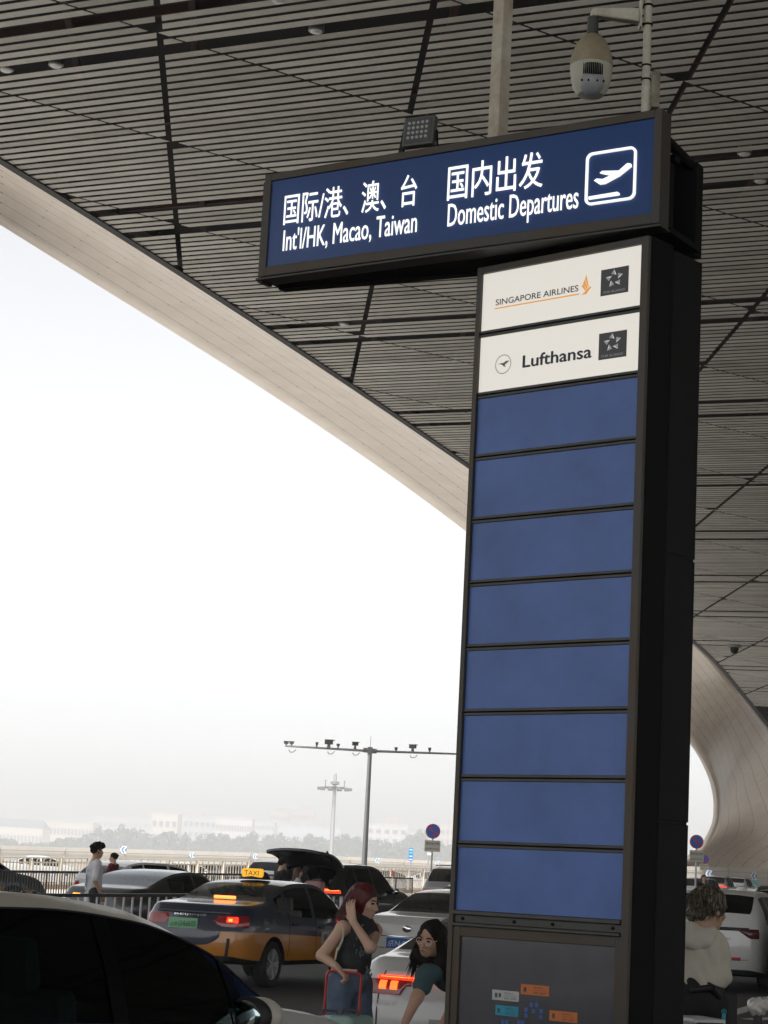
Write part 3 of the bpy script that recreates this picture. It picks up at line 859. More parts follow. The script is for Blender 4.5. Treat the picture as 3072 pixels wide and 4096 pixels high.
# beige bridge railing
M_beige = mat('beige_rail_paint', (.70, .65, .56), .6, noise=.12, nscale=2)
RL = [((-300, 3421), 73), ((0, 3427), 80), ((500, 3434), 90), ((1000, 3445), 100), ((1472, 3466), 114), ((1814, 3479), 126), ((2250, 3500), 140)]
rt = [at(p[0], p[1], Y) for p, Y in RL]
o = empty('bridge_railing', (0, 0, 0), 'long beige bridge railing of close upright bars behind the parked cars', 'railing')
def polyline(pts, step):
    out = []
    for p, q in zip(pts[:-1], pts[1:]):
        n = max(1, int((q - p).length / step))
        for k in range(n): out.append(p.lerp(q, k / n))
    return out + [pts[-1]]
bars = MB(); posts = MB(); rails = MB(); base = MB()
line = polyline(rt, .26)
for k, p in enumerate(line):
    zg = g(p.y)
    bars.box((p.x, p.y, (p.z + zg + .1) / 2 - .05), (.05, .05, p.z - zg - .3))
    if k % 9 == 0: q_ = MB(); q_.box((p.x + .03, p.y - .05, (p.z + zg) / 2), (.13, .13, p.z - zg - .04)); q_.build('post', M_beige, o)
    # small curved brackets under the hand rail
    if k % 2 == 0: bars.bar((p.x, p.y - .02, p.z - .16), (p.x + .05, p.y - .16, p.z - .05), .045, .045)
for p, q in zip(rt[:-1], rt[1:]):
    rails.bar(p - Vector((0, .12, .02)), q - Vector((0, .12, .02)), .14, .05); rails.bar(p - Vector((0, 0, .2)), q - Vector((0, 0, .2)), .07, .05)
    zp, zq = g(p.y), g(q.y)
    rails.bar((p.x, p.y, zp + .25), (q.x, q.y, zq + .25), .07, .05); rails.bar((p.x, p.y, (p.z + zp) / 2), (q.x, q.y, (q.z + zq) / 2), .05, .04)
    base.bar((p.x, p.y, zp + .06), (q.x, q.y, zq + .06), .5, .26)
bars.build('bars', M_beige, o); rails.build('rails', M_beige, o); base.build('base', mat('salmon_kerb', (.46, .36, .28), .8, noise=.2, nscale=2), o)
for px, py, w, h, Y, lab in ((651, 3478, .33, .34, 91.5, 'square dark red panel fixed to the beige railing'), (1570, 3494, .16, .34, 116, 'narrow dark red panel on the beige railing right of the pole')):
    c = at(px, py, Y - .35); o = empty('red_panel', c, lab, 'panel'); b = MB(); b.box((0, 0, 0), (w, .04, h)); b.build('face', mat('dark_red', (.14, .025, .02), .5), o)
    b = MB(); b.box((0, .06, 0), (.04, .08, h)); b.build('bracket', M_beige, o)

# black railings between the lanes
def black_rail(name, pts, lab, h, bar_step, rail, bar_r, postm, end_post=True, thick=.05):
    pts = [Vector(p) for p in pts]
    o = empty(name, (0, 0, 0), lab, 'railing')
    b = MB(); c = MB(); d = MB()
    for p, q in zip(pts[:-1], pts[1:]):
        b.bar(p, q, thick, rail); zp, zq = g(p.y), g(q.y)
        d.bar((p.x, p.y, zp + .14), (q.x, q.y, zq + .14), .04, .04)
    for k, p in enumerate(polyline(pts, bar_step)):
        c.tube((p.x, p.y, g(p.y) + .1), (p.x, p.y, p.z - rail * .4), bar_r, n=8)
    b.build('top_rail', M_black_metal, o); d.build('bottom_rail', M_black_metal, o); c.build('bars', postm, o, smooth=True)
    e = MB()
    L = sum((q - p).length for p, q in zip(pts[:-1], pts[1:]))
    for p in polyline(pts, 2.4) if end_post else []:
        e = MB(); e.tube((p.x, p.y, g(p.y)), (p.x, p.y, p.z), bar_r * 1.7, n=10); e.build('post', postm, o, smooth=True)
    return o
NR = [at(-250, 3571, 32.5), at(240, 3581, 35.2), at(700, 3581, 38.2), at(1245, 3576, 42), at(1366, 3580, 43)]
M_post = mat('brushed_post', (.55, .55, .56), .35, .4)
black_rail('guard_railing', NR, 'near black guard railing with light steel posts behind the taxi', .9, .26, .055, .021, M_post, thick=.09)
FR = [at(-250, 3481, 49), at(0, 3485, 52), at(510, 3492, 61), at(964, 3498, 70), at(1515, 3509, 92), at(1651, 3514, 97)]
black_rail('lane_railing', FR, 'far dark lane railing with thin bars behind the dark sedan and black car', 1.05, .18, .06, .014, mat('dark_bar', (.09, .085, .085), .45, .5))
for k, (px, w) in enumerate(((16, 26), (50, 24), (94, 26), (136, 26))):
    p = at(px, 3562, 31.5); b = MB()
    o = empty('bollard', (p.x, p.y, g(p.y)), ['dark dome-topped bollard cut by the left picture edge', 'dark dome-topped bollard second from the left picture edge', 'dark dome-topped bollard third from the left picture edge', 'dark dome-topped bollard nearest the man in white'][k], 'bollard', 'dark dome bollards behind the grey car')
    zt = p.z - g(p.y); r_ = w * 31.5 / 8300 / 2 * 1.05
    b.lathe([(r_ * 1.0, 0), (r_, zt - r_)] , 16); b.build('post', M_black_metal, o, smooth=True)
    b = MB(); b.lathe([(r_, zt - r_), (r_ * .92, zt - r_ * .6), (r_ * .7, zt - r_ * .3), (r_ * .38, zt - .07 * r_), (.0005, zt)], 16); b.build('cap', mat('bollard_cap', (.05, .045, .045), .3, .3), o, smooth=True)

# no parking signs with plates
M_nblue = mat('sign_blue', (.02, .15, .62), .45); M_nred = mat('sign_red', (.55, .03, .06), .45); M_plate = mat('sign_plate', (.62, .6, .52), .5)
def noparking(px, py, dia_px, plate, Y, lab, facing=0.0, text2=True):
    c = at(px, py, Y); zg = g(c.y)
    o = empty('no_parking_sign', (c.x, c.y, zg), lab, 'road sign', 'round no parking signs on poles')
    k = (c - Vector((0, 0, EYE))).length / F_PX; r_ = dia_px * k / 2; z = c.z - zg
    T = Matrix.Translation((0, -.03, z)) @ Matrix.Rotation(R(90), 4, 'X')
    b = MB(); b.lathe([(r_ * .84, -.012), (r_, -.01), (r_, .012), (r_ * .84, .014), (r_ * .84, -.012)], 36, T, caps=False); b.build('rim', M_nred, o)
    b = MB(); b.lathe([(r_ * .845, -.008), (r_ * .845, .009), (.0005, .0095)], 36, T); f = b.build('face', M_nblue, o)
    b = MB(); q = r_ * .62; w = r_ * .095; dq = Vector((w, 0, w))
    b.add([Vector((-q, -.045, z + q)) - dq, Vector((q, -.045, z - q)) - dq, Vector((q, -.045, z - q)) + dq, Vector((-q, -.045, z + q)) + dq], [(0, 1, 2, 3)]); b.build('slash', M_nred, f)
    x0, y0, x1, y1 = plate; p0 = at(x0, y0, Y); p1 = at(x1, y1, Y); hw = (p1.x - p0.x) / 2; pc = (p0 + p1) / 2; hh = abs(p0.z - p1.z) / 2
    ox, oz = pc.x - c.x, pc.z - zg
    b = MB(); b.box((ox, -.035, oz), (hw * 2, .02, hh * 2)); pl = b.build('plate', M_plate, o, bevel=.01)
    for s_, y_, w_, h_ in (('限时8分钟', .12, 1.7, .55), ('(含通行时间)', -.74, 1.7, .42)):
        vs, fs = text_mesh(s_, hw * w_, hh * h_); b = MB(); b.add([(ox - hw * w_ / 2 + x, -.048, oz + hh * y_ + y) for x, y in vs], fs); b.build('lettering', M_ink, pl)
    b = MB(); b.tube((0, 0, 0), (0, 0, z + r_ * .8), .035, n=12); b.build('pole', M_grey_metal, o, smooth=True)
noparking(1732, 3325, 58, (1699, 3360, 1760, 3408), 82, 'round blue and red no parking sign left of the totem with a cream plate below')
noparking(2786, 3367, 54, (2758, 3400, 2814, 3450), 80, 'round blue and red no parking sign right of the totem, the larger and nearer one')
noparking(2819, 3438, 34, (2799, 3455, 2834, 3481), 128, 'small blue and red no parking sign half hidden behind the nearer sign')

# blue direction board
c = at(1643, 3418, 122); zg = g(c.y)
o = empty('direction_sign', (c.x, c.y, zg), 'small tall blue direction board with white and green lines beyond the railing', 'road sign')
z = c.z - zg; b = MB(); b.box((0, -.04, z), (.24, .04, .73)); f = b.build('board', mat('dir_blue', (.02, .2, .55), .5), o)
b = MB()
for dz, w in ((.27, .18), (-.1, .17), (-.28, .17)): b.box((0, -.063, z + dz), (w, .004, .05))
b.build('lines', M_chev_w, f)
b = MB(); b.box((0, -.063, z + .1), (.19, .004, .09)); b.build('green_band', mat('dir_green', (.08, .5, .35), .5), f)
b = MB(); b.tube((.03, 0, 0), (.03, 0, z + .45), .03, n=8); b.build('pole', M_grey_metal, o, smooth=True)
c = at(1717, 3416, 140); zg = g(c.y)
o = empty('signpost', (c.x, c.y, zg), 'small white sign on a grey post just behind the no parking pole', 'road sign')
z = c.z - zg; b = MB(); b.box((0, -.04, z), (.26, .04, .16)); b.build('board', M_chev_w, o)
b = MB(); b.box((-.04, 0, z / 2), (.09, .06, z)); b.build('post', M_grey_metal, o)

# pole with a cross arm of cameras
PY = 86
t = at(1480, 3008, PY); zg = g(t.y)
o = empty('camera_pole', (t.x, t.y, zg), 'tall grey T-shaped pole carrying a row of traffic cameras', 'pole')
b = MB(); b.tube((0, 0, 0), (0, 0, t.z - zg), .125, .085, 16); b.build('pole', M_grey_metal, o, smooth=True)
def lp(px, py): q = at(px, py, PY); return Vector((q.x - t.x, q.y - t.y, q.z - zg))
A, B_, Cc = lp(1141, 2984), lp(1480, 3004), lp(1833, 3016)
b = MB(); b.tube(A, B_, .038, .055, 12); b.tube(B_, Cc, .055, .038, 12); b.build('arm', M_grey_metal, o, smooth=True)
b = MB(); b.box(tuple(B_), (.2, .2, .32)); b.tube(B_ + Vector((-.28, 0, .03)), B_ + Vector((.28, 0, 0)), .1, n=10)
b.build('bracket', mat('bracket_grey', (.3, .3, .31), .5, .5), o)
b = MB(); b.tube(B_ + Vector((0, 0, .15)), B_ + Vector((.01, 0, .62)), .012, n=6); b.build('lightning_rod', M_grey_metal, o)
M_cambody = mat('camera_body', (.09, .09, .09), .5); M_cammount = mat('camera_mount', (.25, .22, .22), .5)
for zx, zy, s, a in ((267, 130, .85, 8), (307, 131, .8, -6), (493, 138, .75, -80), (582, 128, 1.5, -5), (650, 148, .7, 70), (776, 140, 1.15, 5), (1077, 175, .75, 75), (1200, 160, 1.25, -20), (1325, 178, .8, 80)):
    q = lp(1000 + zx / 1.8433, 2900 + zy / 1.8433); tt = (q.x - A.x) / (Cc.x - A.x)
    za = (A.lerp(B_, (q.x - A.x) / (B_.x - A.x)) if q.x < B_.x else B_.lerp(Cc, (q.x - B_.x) / (Cc.x - B_.x))).z
    oc = empty('traffic_camera', (0, 0, 0), None, None); oc.parent = o; oc.location = (q.x, q.y, za)
    for kk in ('label', 'category'):
        if kk in oc: del oc[kk]
    MM = Matrix.Translation((0, 0, q.z - za)) @ Matrix.Rotation(R(a), 4, 'Z')
    b = MB(); b.box((0, 0, 0), (.22 * s, .12 * s, .11 * s), M=MM); b.box((.02 * s, 0, .065 * s), (.27 * s, .15 * s, .02 * s), M=MM); b.build('body', M_cambody, oc)
    b = MB(); b.tube((0, 0, 0), (0, 0, q.z - za - .04), .04 * s, n=8); b.box((0, 0, .09), (.1 * s, .1 * s, .05)); b.build('mount', M_cammount, oc)
b = MB()
for x0 in (1155, 1310, 1410, 1640):
    pa = lp(x0, 2990 + (x0 - 1141) * .046 + 8); b.path([pa, pa + Vector((.06, 0, -.1)), pa + Vector((.2, 0, -.09)), pa + Vector((.3, 0, .02))], .014, 6)
b.build('cable', M_black_metal, o)

# high mast light
Y = 420; t = at(1341, 3115, Y)
o = empty('high_mast_light', (t.x, t.y, -3), 'tall pale high mast floodlight far off in the haze', 'floodlight')
H = t.z + 3
b = MB(); b.tube((0, 0, 0), (0, 0, H + 1), .6, .3, 14); b.build('mast', M_grey_metal, o, smooth=True)
b = MB(); b.lathe([(.5, H - 1.2), (.9, H - 1.1), (.9, H - .6), (.5, H - .5)], 12); b.build('head_hub', mat('mast_hub', (.2, .2, .2), .6), o)
def mz(py): return (at(1341, py, Y).z + 3)
b = MB(); b.lathe([(1.9, mz(3153)), (2.0, mz(3153) + .25), (1.2, mz(3148)), (.4, mz(3146))], 16)
for k in range(10):
    a = 2 * math.pi * k / 10; b.box((3.0 * math.cos(a), 3.0 * math.sin(a), mz(3156)), (1.0, 1.0, .55)); b.bar((.3, 0, mz(3152)), (3 * math.cos(a), 3 * math.sin(a), mz(3154)), .12, .12)
b.build('lamp_ring', mat('mast_lamps', (.12, .12, .12), .6), o)
b = MB(); b.box((0, 0, mz(3133)), (1.7, 1.2, .5))
for sx_ in (-1.9, 1.9): b.tube((sx_, 0, mz(3152)), (sx_, 0, mz(3125)), .1, n=6); b.box((sx_, 0, mz(3125)), (.3, .3, .4))
b.tube((0, 0, H), (0, 0, mz(3095)), .06, n=6); b.build('crown_gear', mat('mast_gear', (.2, .2, .2), .6), o)

# ------------------------------------------------------------------ far buildings and woods in the haze
def bld(x0, x1, ytop, Y0, name, lab, col, rows_, cols_, roof=None, depth=40, wcol=(.12, .13, .14), boxes=(), arch=None, dark_top=0.0):
    Y = Y0 * 1.55; depth = depth * 1.4
    p0, p1 = at(x0, ytop, Y), at(x1, ytop + (x1 - x0) * .0516, Y); zt = (p0.z + p1.z) / 2; z0 = -3
    cx = (p0.x + p1.x) / 2; W = p1.x - p0.x
    o = empty(name, (cx, Y, z0), lab, 'building', 'buildings far off in the haze')
    H = zt - z0
    mw = mat('far_wall_%d_%d_%d' % tuple(int(c * 100) for c in col), col, .8)
    b = MB(); b.box((0, depth / 2, H / 2), (W, depth, H)); b.build('wall', mw, o)
    mwin = mat('far_windows', wcol, .3)
    hv = at(0, 3380, Y).z - z0 
    for r_ in range(rows_):
        zz = H - (r_ + .75) * (H - hv * .35) / rows_; hh = (H - hv * .35) / rows_ * .45
        for c_ in range(cols_):
            xx = -W / 2 + W * (c_ + .5) / cols_; b = MB(); b.box((xx, -.1, zz), (W / cols_ * .58, .3, hh)); b.build('window', mwin, o)
    mr = mat('far_roof', (.16, .17, .19), .8)
    if dark_top > 0:
        b = MB(); b.add([(-W / 2 - 1, -1, H), (W / 2 + 1, -1, H), (W / 2 - 4, depth * .4, H + dark_top), (-W / 2 + 4, depth * .4, H + dark_top), (-W / 2 - 1, depth, H), (W / 2 + 1, depth, H)], [(0, 1, 2, 3), (3, 2, 5, 4), (0, 3, 4), (1, 5, 2)]); b.build('roof', mr, o)
    else:
        b = MB(); b.box((0, depth / 2, H + .6), (W + 1.2, depth + 1.2, 1.2)); b.build('parapet', mw, o)
    for fx, fw, fh in boxes:
        b = MB(); b.box((fx * W, depth / 2, H + fh / 2), (fw * W, depth * .5, fh)); b.build('roof_block', mat('far_block', (.45, .33, .28), .8), o)
    if arch is not None:
        b = MB(); ww = W * .05; pts = [(arch * W - ww, -.5, 0), (arch * W + ww, -.5, 0)]
        n = 10; z_a = H * .52
        pts += [(arch * W + ww * math.cos(math.pi * k / n), -.5, z_a + ww * math.sin(math.pi * k / n)) for k in range(n + 1)]
        b.add(pts, [tuple(range(len(pts)))]); b.build('arch_window', mwin, o)
cream = (.60, .52, .42); pale = (.62, .58, .54); grey = (.45, .46, .48); pink = (.55, .42, .36)
bld(-60, 172, 3300, 1500, 'long_building', 'low cream building with a dark slate roof at the left edge', cream, 2, 16, dark_top=9)
bld(172, 372, 3283, 1560, 'arcade_building', 'low cream building with one tall arched window behind the trees', cream, 3, 14, arch=-.0)
bld(372, 615, 3266, 2300, 'flat_block', 'faint pale flat-roofed blocks between the arcade building and the tall cream one', pale, 5, 12, boxes=((.2, .2, 8),))
bld(608, 712, 3254, 1500, 'cream_block', 'cream block with square windows and a taller left side', cream, 4, 4)
bld(712, 866, 3262, 1620, 'glass_block', 'grey glazed block right of the cream block', grey, 5, 7, boxes=((-.1, .5, 4),))
bld(866, 1010, 3272, 1520, 'terraced_building', 'pale long building with rows of windows left of the high mast', pale, 4, 14)
bld(1000, 1100, 3284, 1640, 'office_block', 'pale blue-grey glazed office block left of the two towers', (.5, .54, .57), 6, 8)
bld(1078, 1156, 3246, 2200, 'tower_block', 'faint pink tower block, left one of a pair above the black car', pink, 7, 6, boxes=((.1, .5, 6),))
bld(1172, 1258, 3240, 2250, 'tower_block', 'faint pink tower block, right one of a pair, behind the high mast', pink, 7, 7, boxes=((.1, .4, 8),))
bld(1118, 1366, 3298, 1480, 'grey_hall', 'wide grey low hall in front of the paired towers', (.42, .46, .48), 2, 18)
bld(1466, 1632, 3296, 1560, 'white_offices', 'white office building with balcony bands right of the camera pole', (.62, .58, .56), 6, 5, boxes=((.12, .35, 10),))
bld(1632, 1680, 3330, 1600, 'annex_block', 'small low pale annex behind the blue direction board', pale, 3, 3)
bld(1762, 1900, 3300, 1700, 'apartment_block', 'pale apartment block partly hidden by the sign totem', (.6, .5, .46), 6, 7, boxes=((.0, .5, 8),))

def leaf_clumps(mb, c, rx, ry, rz, n, s):
    for _ in range(n):
        v = rng.normal(size=3); v /= np.linalg.norm(v); r_ = rng.random() ** .4
        p = np.array(c) + v * r_ * np.array([rx, ry, rz])
        a = rng.normal(size=3); a /= np.linalg.norm(a); e = np.cross(a, rng.normal(size=3)); e /= np.linalg.norm(e); f_ = np.cross(a, e)
        k = s * (.6 + .8 * rng.random())
        mb.add([p + e * k, p + f_ * k * .8, p - e * k, p - f_ * k * .8], [(0, 1, 2, 3)], int(rng.random() < .45))
ML = [mat('leaf_dark', (.045, .075, .045), .7), mat('leaf_light', (.075, .115, .06), .7)]
M_trunk = mat('bark', (.1, .08, .06), .9)
woods = [  # px, top y, half width px, depth
    (20, 3352, 46, 820), (60, 3362, 40, 830), (120, 3372, 42, 840), (170, 3370, 40, 845), (240, 3352, 46, 850), (290, 3345, 50, 840), (345, 3338, 46, 860), (395, 3302, 44, 900), (440, 3318, 40, 880),
    (488, 3294, 42, 910), (535, 3312, 44, 890), (585, 3330, 46, 870), (630, 3340, 46, 860), (690, 3322, 48, 880), (745, 3330, 50, 870), (800, 3338, 46, 860), (850, 3332, 50, 880), (905, 3336, 48, 870),
    (960, 3340, 46, 880), (1015, 3322, 52, 900), (1070, 3335, 50, 880), (1125, 3330, 50, 890), (1180, 3342, 48, 870), (1235, 3336, 48, 880), (1290, 3344, 46, 890), (1345, 3340, 46, 880), (1385, 3335, 40, 900), (1430, 3340, 42, 890),
    (1500, 3356, 46, 870), (1555, 3364, 46, 870), (1610, 3360, 46, 880), (1660, 3330, 40, 930), (1700, 3318, 38, 950), (1745, 3362, 46, 880), (1800, 3370, 46, 880)]
kinds = ['low rounded', 'tall bushy', 'loose uneven']
wl = MB(); wt = MB()
for k, (px, py, hw, Y0) in enumerate(woods):
    Y = Y0 * 1.8
    p = at(px, py, Y); kk = Y * 1.0 / F_PX; z0 = -3; H = p.z - z0; w = hw * kk * 1.15
    wt.tube((p.x, Y, z0), (p.x, Y, z0 + H * .6), .5, .25, 7)
    for q in range(6):
        ox = (rng.random() - .5) * w * 1.3; cz = z0 + H * (.40 + .42 * rng.random()); rz = min(H * .24, z0 + H - cz)
        leaf_clumps(wl, (p.x + ox, Y + (rng.random() - .5) * 14, cz), w * .5, 7, max(rz, 2.0), 150, 1.25)
    leaf_clumps(wl, (p.x, Y, z0 + H * .84), w * .36, 7, H * .15, 110, 1.15)
o = wl.build('far_woods', ML); o['kind'] = 'stuff'; o['label'] = 'hazy belt of green trees beyond the far pale wall'
wt.build('trunks', M_trunk, o)
# ------------------------------------------------------------------ cars
def paint(name, c, metal=.0, rough=.32, coat=.8):
    m_ = mat(name, c, rough, 0.0, .5 if coat > .5 else .25, coat=coat)
    t = m_.node_tree; b_ = t.nodes['Principled BSDF']           # the inside of the shell is dark lining
    if not any(n_.type == 'NEW_GEOMETRY' for n_ in t.nodes):
        ge = t.nodes.new('ShaderNodeNewGeometry'); mx_ = t.nodes.new('ShaderNodeMixShader'); li = t.nodes.new('ShaderNodeBsdfDiffuse'); li.inputs[0].default_value = (.012, .012, .013, 1)
        ou = [n_ for n_ in t.nodes if n_.type == 'OUTPUT_MATERIAL'][0]
        t.links.new(ge.outputs['Backfacing'], mx_.inputs[0]); t.links.new(b_.outputs[0], mx_.inputs[1]); t.links.new(li.outputs[0], mx_.inputs[2]); t.links.new(mx_.outputs[0], ou.inputs['Surface'])
    return m_
P_white = paint('white_paint', (.62, .62, .61)); P_black = paint('black_paint', (.012, .013, .015)); P_navy = paint('navy_paint', (.018, .026, .055))
P_orange = paint('taxi_orange_paint', (.50, .20, .025)); P_grey = paint('grey_paint', (.22, .22, .23), .3); P_champ = paint('champagne_paint', (.58, .56, .48), 0, .35, .15); P_greenblack = paint('dark_green_paint', (.02, .035, .03))
P_silver = paint('silver_paint', (.45, .46, .47), .4); P_dgrey = paint('dark_grey_paint', (.05, .052, .055), .2)
M_skirt = mat('black_plastic_trim', (.012, .012, .013), .6)
G_tint = glass_mat('tinted_glass', (.22, .24, .24)); G_dark = glass_mat('dark_glass', (.03, .034, .036)); G_clear = glass_mat('clear_glass', (.80, .84, .82), ior=1.3); G_teal = glass_mat('teal_glass', (.10, .20, .19)); G_fg = glass_mat('deep_teal_glass', (.10, .19, .18), ior=1.24, rough=.04); G_blk = glass_mat('black_glass', (.008, .01, .01))
M_tyre = mat('tyre_rubber', (.015, .015, .015), .8); M_rim = mat('wheel_rim', (.42, .42, .43), .4, .3); M_seat = mat('seat_fabric', (.30, .30, .31), .9); M_cabin = mat('cabin_trim', (.025, .025, .027), .8)
M_red_on = mat('lit_tail_lamp', (.3, .01, .01), .3, emit=(1, .03, .01), es=1.4); M_red_hot = mat('lit_tail_core', (.6, .1, .02), .3, emit=(1, .22, .04), es=2.2); M_red_off = mat('red_lamp_lens', (.34, .02, .025), .15, coat=.6)
M_amber = mat('lit_amber_lamp', (.6, .3, .02), .3, emit=(1, .42, .03), es=1.6); M_lamp_clear = mat('clear_lamp_lens', (.5, .5, .5), .15); M_chrome = mat('chrome', (.7, .7, .7), .12, 1.0)
M_mirror = mat('mirror_glass', (.75, .8, .8), .02, 1.0)

def hermite(keys, x):
    xs = np.array([k[0] for k in keys]); zs = np.array([k[1] for k in keys], float)
    h = np.diff(xs); d = np.diff(zs) / h; m_ = np.zeros(len(xs))
    m_[0], m_[-1] = d[0], d[-1]
    for k in range(1, len(xs) - 1):
        m_[k] = 0 if d[k - 1] * d[k] <= 0 else 2 * d[k - 1] * d[k] / (d[k - 1] + d[k])
    k = int(np.clip(np.searchsorted(xs, x) - 1, 0, len(xs) - 2)); t = np.clip((x - xs[k]) / h[k], 0, 1)
    return float((2 * t**3 - 3 * t**2 + 1) * zs[k] + (t**3 - 2 * t**2 + t) * h[k] * m_[k] + (-2 * t**3 + 3 * t**2) * zs[k + 1] + (t**3 - t**2) * h[k] * m_[k + 1])

class Car:
    NR = 12
    apil = .045; f8 = .83; f9 = .945
    def __init__(s, L, W, top, belt, rear_glass, windscreen, side, axles, rear=((.2, .1), (.45, 0), (.75, .01), (1.05, .1)), wr=.325, tumble=.25, zb=.22, glass_top=.0):
        s.__dict__.update(L=L, W=W / 2, top=top, belt=belt, rg=rear_glass, ws=windscreen, side=side, axles=axles, rear=rear, wr=wr, tumble=tumble, zb=zb)
    def section(s, x):
        L = s.L; xx = min(max(x, 0), L)
        e0, e1 = xx, L - xx
        w = s.W * (1 - .20 * math.exp(-e0 / .09) - .05 * math.exp(-e0 / .5)) * (1 - .30 * math.exp(-e1 / .16) - .10 * math.exp(-e1 / .6))
        T = hermite(s.top, xx); b = hermite(s.belt, xx); b = min(b, T - .05); t = T - b
        zb = s.zb + .06 * math.exp(-e0 / .25) + .02 * math.exp(-e1 / .3)
        wb = .945 * w; w8 = wb * .92 - s.tumble * max(0, t - .08) * .92; w7 = (wb + w8) / 2 + .012
        pts = [(0, zb), (.86 * w, zb), (.965 * w, zb + .07), (w * .995, zb + .24), (w, zb + (b - zb) * .62), (.985 * w, b - .07), (wb, b),
               (w7, b + .45 * t), (w8, b + s.f8 * t), (w8 - s.apil, b + s.f9 * t), (w8 * .55, b + .99 * t), (0, T)]
        r_ = []
        for y, z in pts:
            xo = float(np.interp(z, [k[0] for k in s.rear], [k[1] for k in s.rear])) * max(0, 1 - xx / .6) ** 2
            fo = -.22 * max(0, (z - .5)) ** 1.0 * max(0, 1 - e1 / .5) ** 2 - .1 * max(0, .38 - z) * max(0, 1 - e1 / .3)
            r_.append(Vector((xx + xo + fo, y, z)))
        return r_
    def pt(s, x, v):
        r_ = s.section(x); k = int(min(max(v, 0), s.NR - 1.001)); f = v - k
        return r_[k].lerp(r_[k + 1], f)
    def v_of_z(s, x, z, hi=6):
        r_ = s.section(x)
        for k in range(1, hi):
            if r_[k].z <= z <= r_[k + 1].z: return k + (z - r_[k].z) / (r_[k + 1].z - r_[k].z)
        return float(hi) if z > r_[hi].z else 1.0
    BUL = .07
    def cap(s, q, z):
        """q<=1: across the rear face (1 = corner); q>1: along the side by q-1 metres"""
        if q <= 1:
            p = s.pt(0, s.v_of_z(0, z)); return Vector((p.x - s.BUL * (1 - q * q), p.y * q, z))
        x = q - 1; return s.pt(x, s.v_of_z(x, z))
    def patch(s, name, qs, zlo, zhi, material, parent, side=1, off=.008, nz=4):
        rows = []
        for q in qs:
            a, c = (zlo(q) if callable(zlo) else zlo), (zhi(q) if callable(zhi) else zhi); row = []
            for k in range(nz + 1):
                z = a + (c - a) * k / nz; p = s.cap(q, z); d = 1e-2
                du = s.cap(q + d, z) - s.cap(q - d, z); dv = s.cap(q, z + d) - s.cap(q, z - d); n_ = du.cross(dv)
                n_ = n_.normalized() if n_.length > 1e-9 else Vector((-1, 0, 0))
                if n_.dot(Vector((-1, p.y * 1.0, 0))) < 0: n_ = -n_
                e = .4 if k in (0, nz) else 1.0
                p = p + n_ * off * e; row.append(Vector((p.x, p.y * side, p.z)))
            rows.append(row)
        b = MB(); b.grid(rows, flip=side < 0); return b.build(name, material, parent, smooth=True)
    def rear_text(s, name, body, y0, y1, z0, z1, material, parent, off=.02):
        """y0 is the left end as seen from behind (positive y is the car's left = image left)"""
        vs, fs = text_mesh(body, abs(y1 - y0), z1 - z0)
        out = []
        for x, z in vs:
            y = y0 - x; zz = z0 + z; w = s.section(0)[4].y
            p = s.cap(min(abs(y) / w, 1), zz); out.append(Vector((p.x - off, y, zz)))
        b = MB(); b.add(out, fs); return b.build(name, material, parent)
    def plate(s, y, z, w, h, material, parent, off=.02, name='number_plate'):
        ww = s.section(0)[4].y; p = s.cap(min(abs(y) / ww, 1), z)
        b = MB(); b.box((p.x - off * .5, y, z), (off, w, h)); return b.build(name, material, parent, bevel=.004)

    def build(s, root, mats, glass_side, glass_rear, glass_front, wheels=True, interior=True, cut=True, two_tone=None, drop_rear=False, mirrors=True, handles=True):
        """mats = (upper paint, lower paint)"""
        xs = set(np.round(np.concatenate([np.linspace(0, .7, 16), np.linspace(.7, s.L - .6, int((s.L - 1.3) / .11)), np.linspace(s.L - .6, s.L, 12)]), 4))
        for a, c in [s.rg, s.ws] + list(s.side): xs |= {round(a, 4), round(c, 4)}
        xs = sorted(xs); 
        ok = [xs[0]]
        for x in xs[1:]:
            if x - ok[-1] > .012: ok.append(x)
        xs = ok
        secs = [s.section(x) for x in xs]; n = s.NR
        b = MB(); V = []; idx = {}
        def vid(i, j, sd_):
            p = secs[i][j]; key = (i, j, 0 if abs(p.y) < 1e-6 else sd_)
            if key not in idx: idx[key] = len(b.v); b.v.append((p.x, p.y * sd_ if abs(p.y) > 1e-6 else 0.0, p.z))
            return idx[key]
        def slot(xm, j, t):
            if j < 2: return 2
            if j < 5: return 1 if (j < 4 or two_tone is None) else 0
            if j in (6, 7) and t > .13:
                for a, c in s.side:
                    if a - .002 <= xm <= c + .002: return 5
            if j >= 9 and s.ws[0] <= xm <= s.ws[1]: return 3
            if j >= 9 and s.rg[0] <= xm <= s.rg[1]: return 4
            return 0
        for i in range(len(xs) - 1):
            xm = (xs[i] + xs[i + 1]) / 2; t = secs[i][11].z - secs[i][6].z
            for j in range(n - 1):
                sl_ = slot(xm, j, t)
                for sd_ in (1, -1):
                    f = (vid(i, j, sd_), vid(i, j + 1, sd_), vid(i + 1, j + 1, sd_), vid(i + 1, j, sd_))
                    f = f if sd_ < 0 else f[::-1]
                    if len(set(f)) < 3: continue
                    b.f.append(f); b.mi.append(sl_)
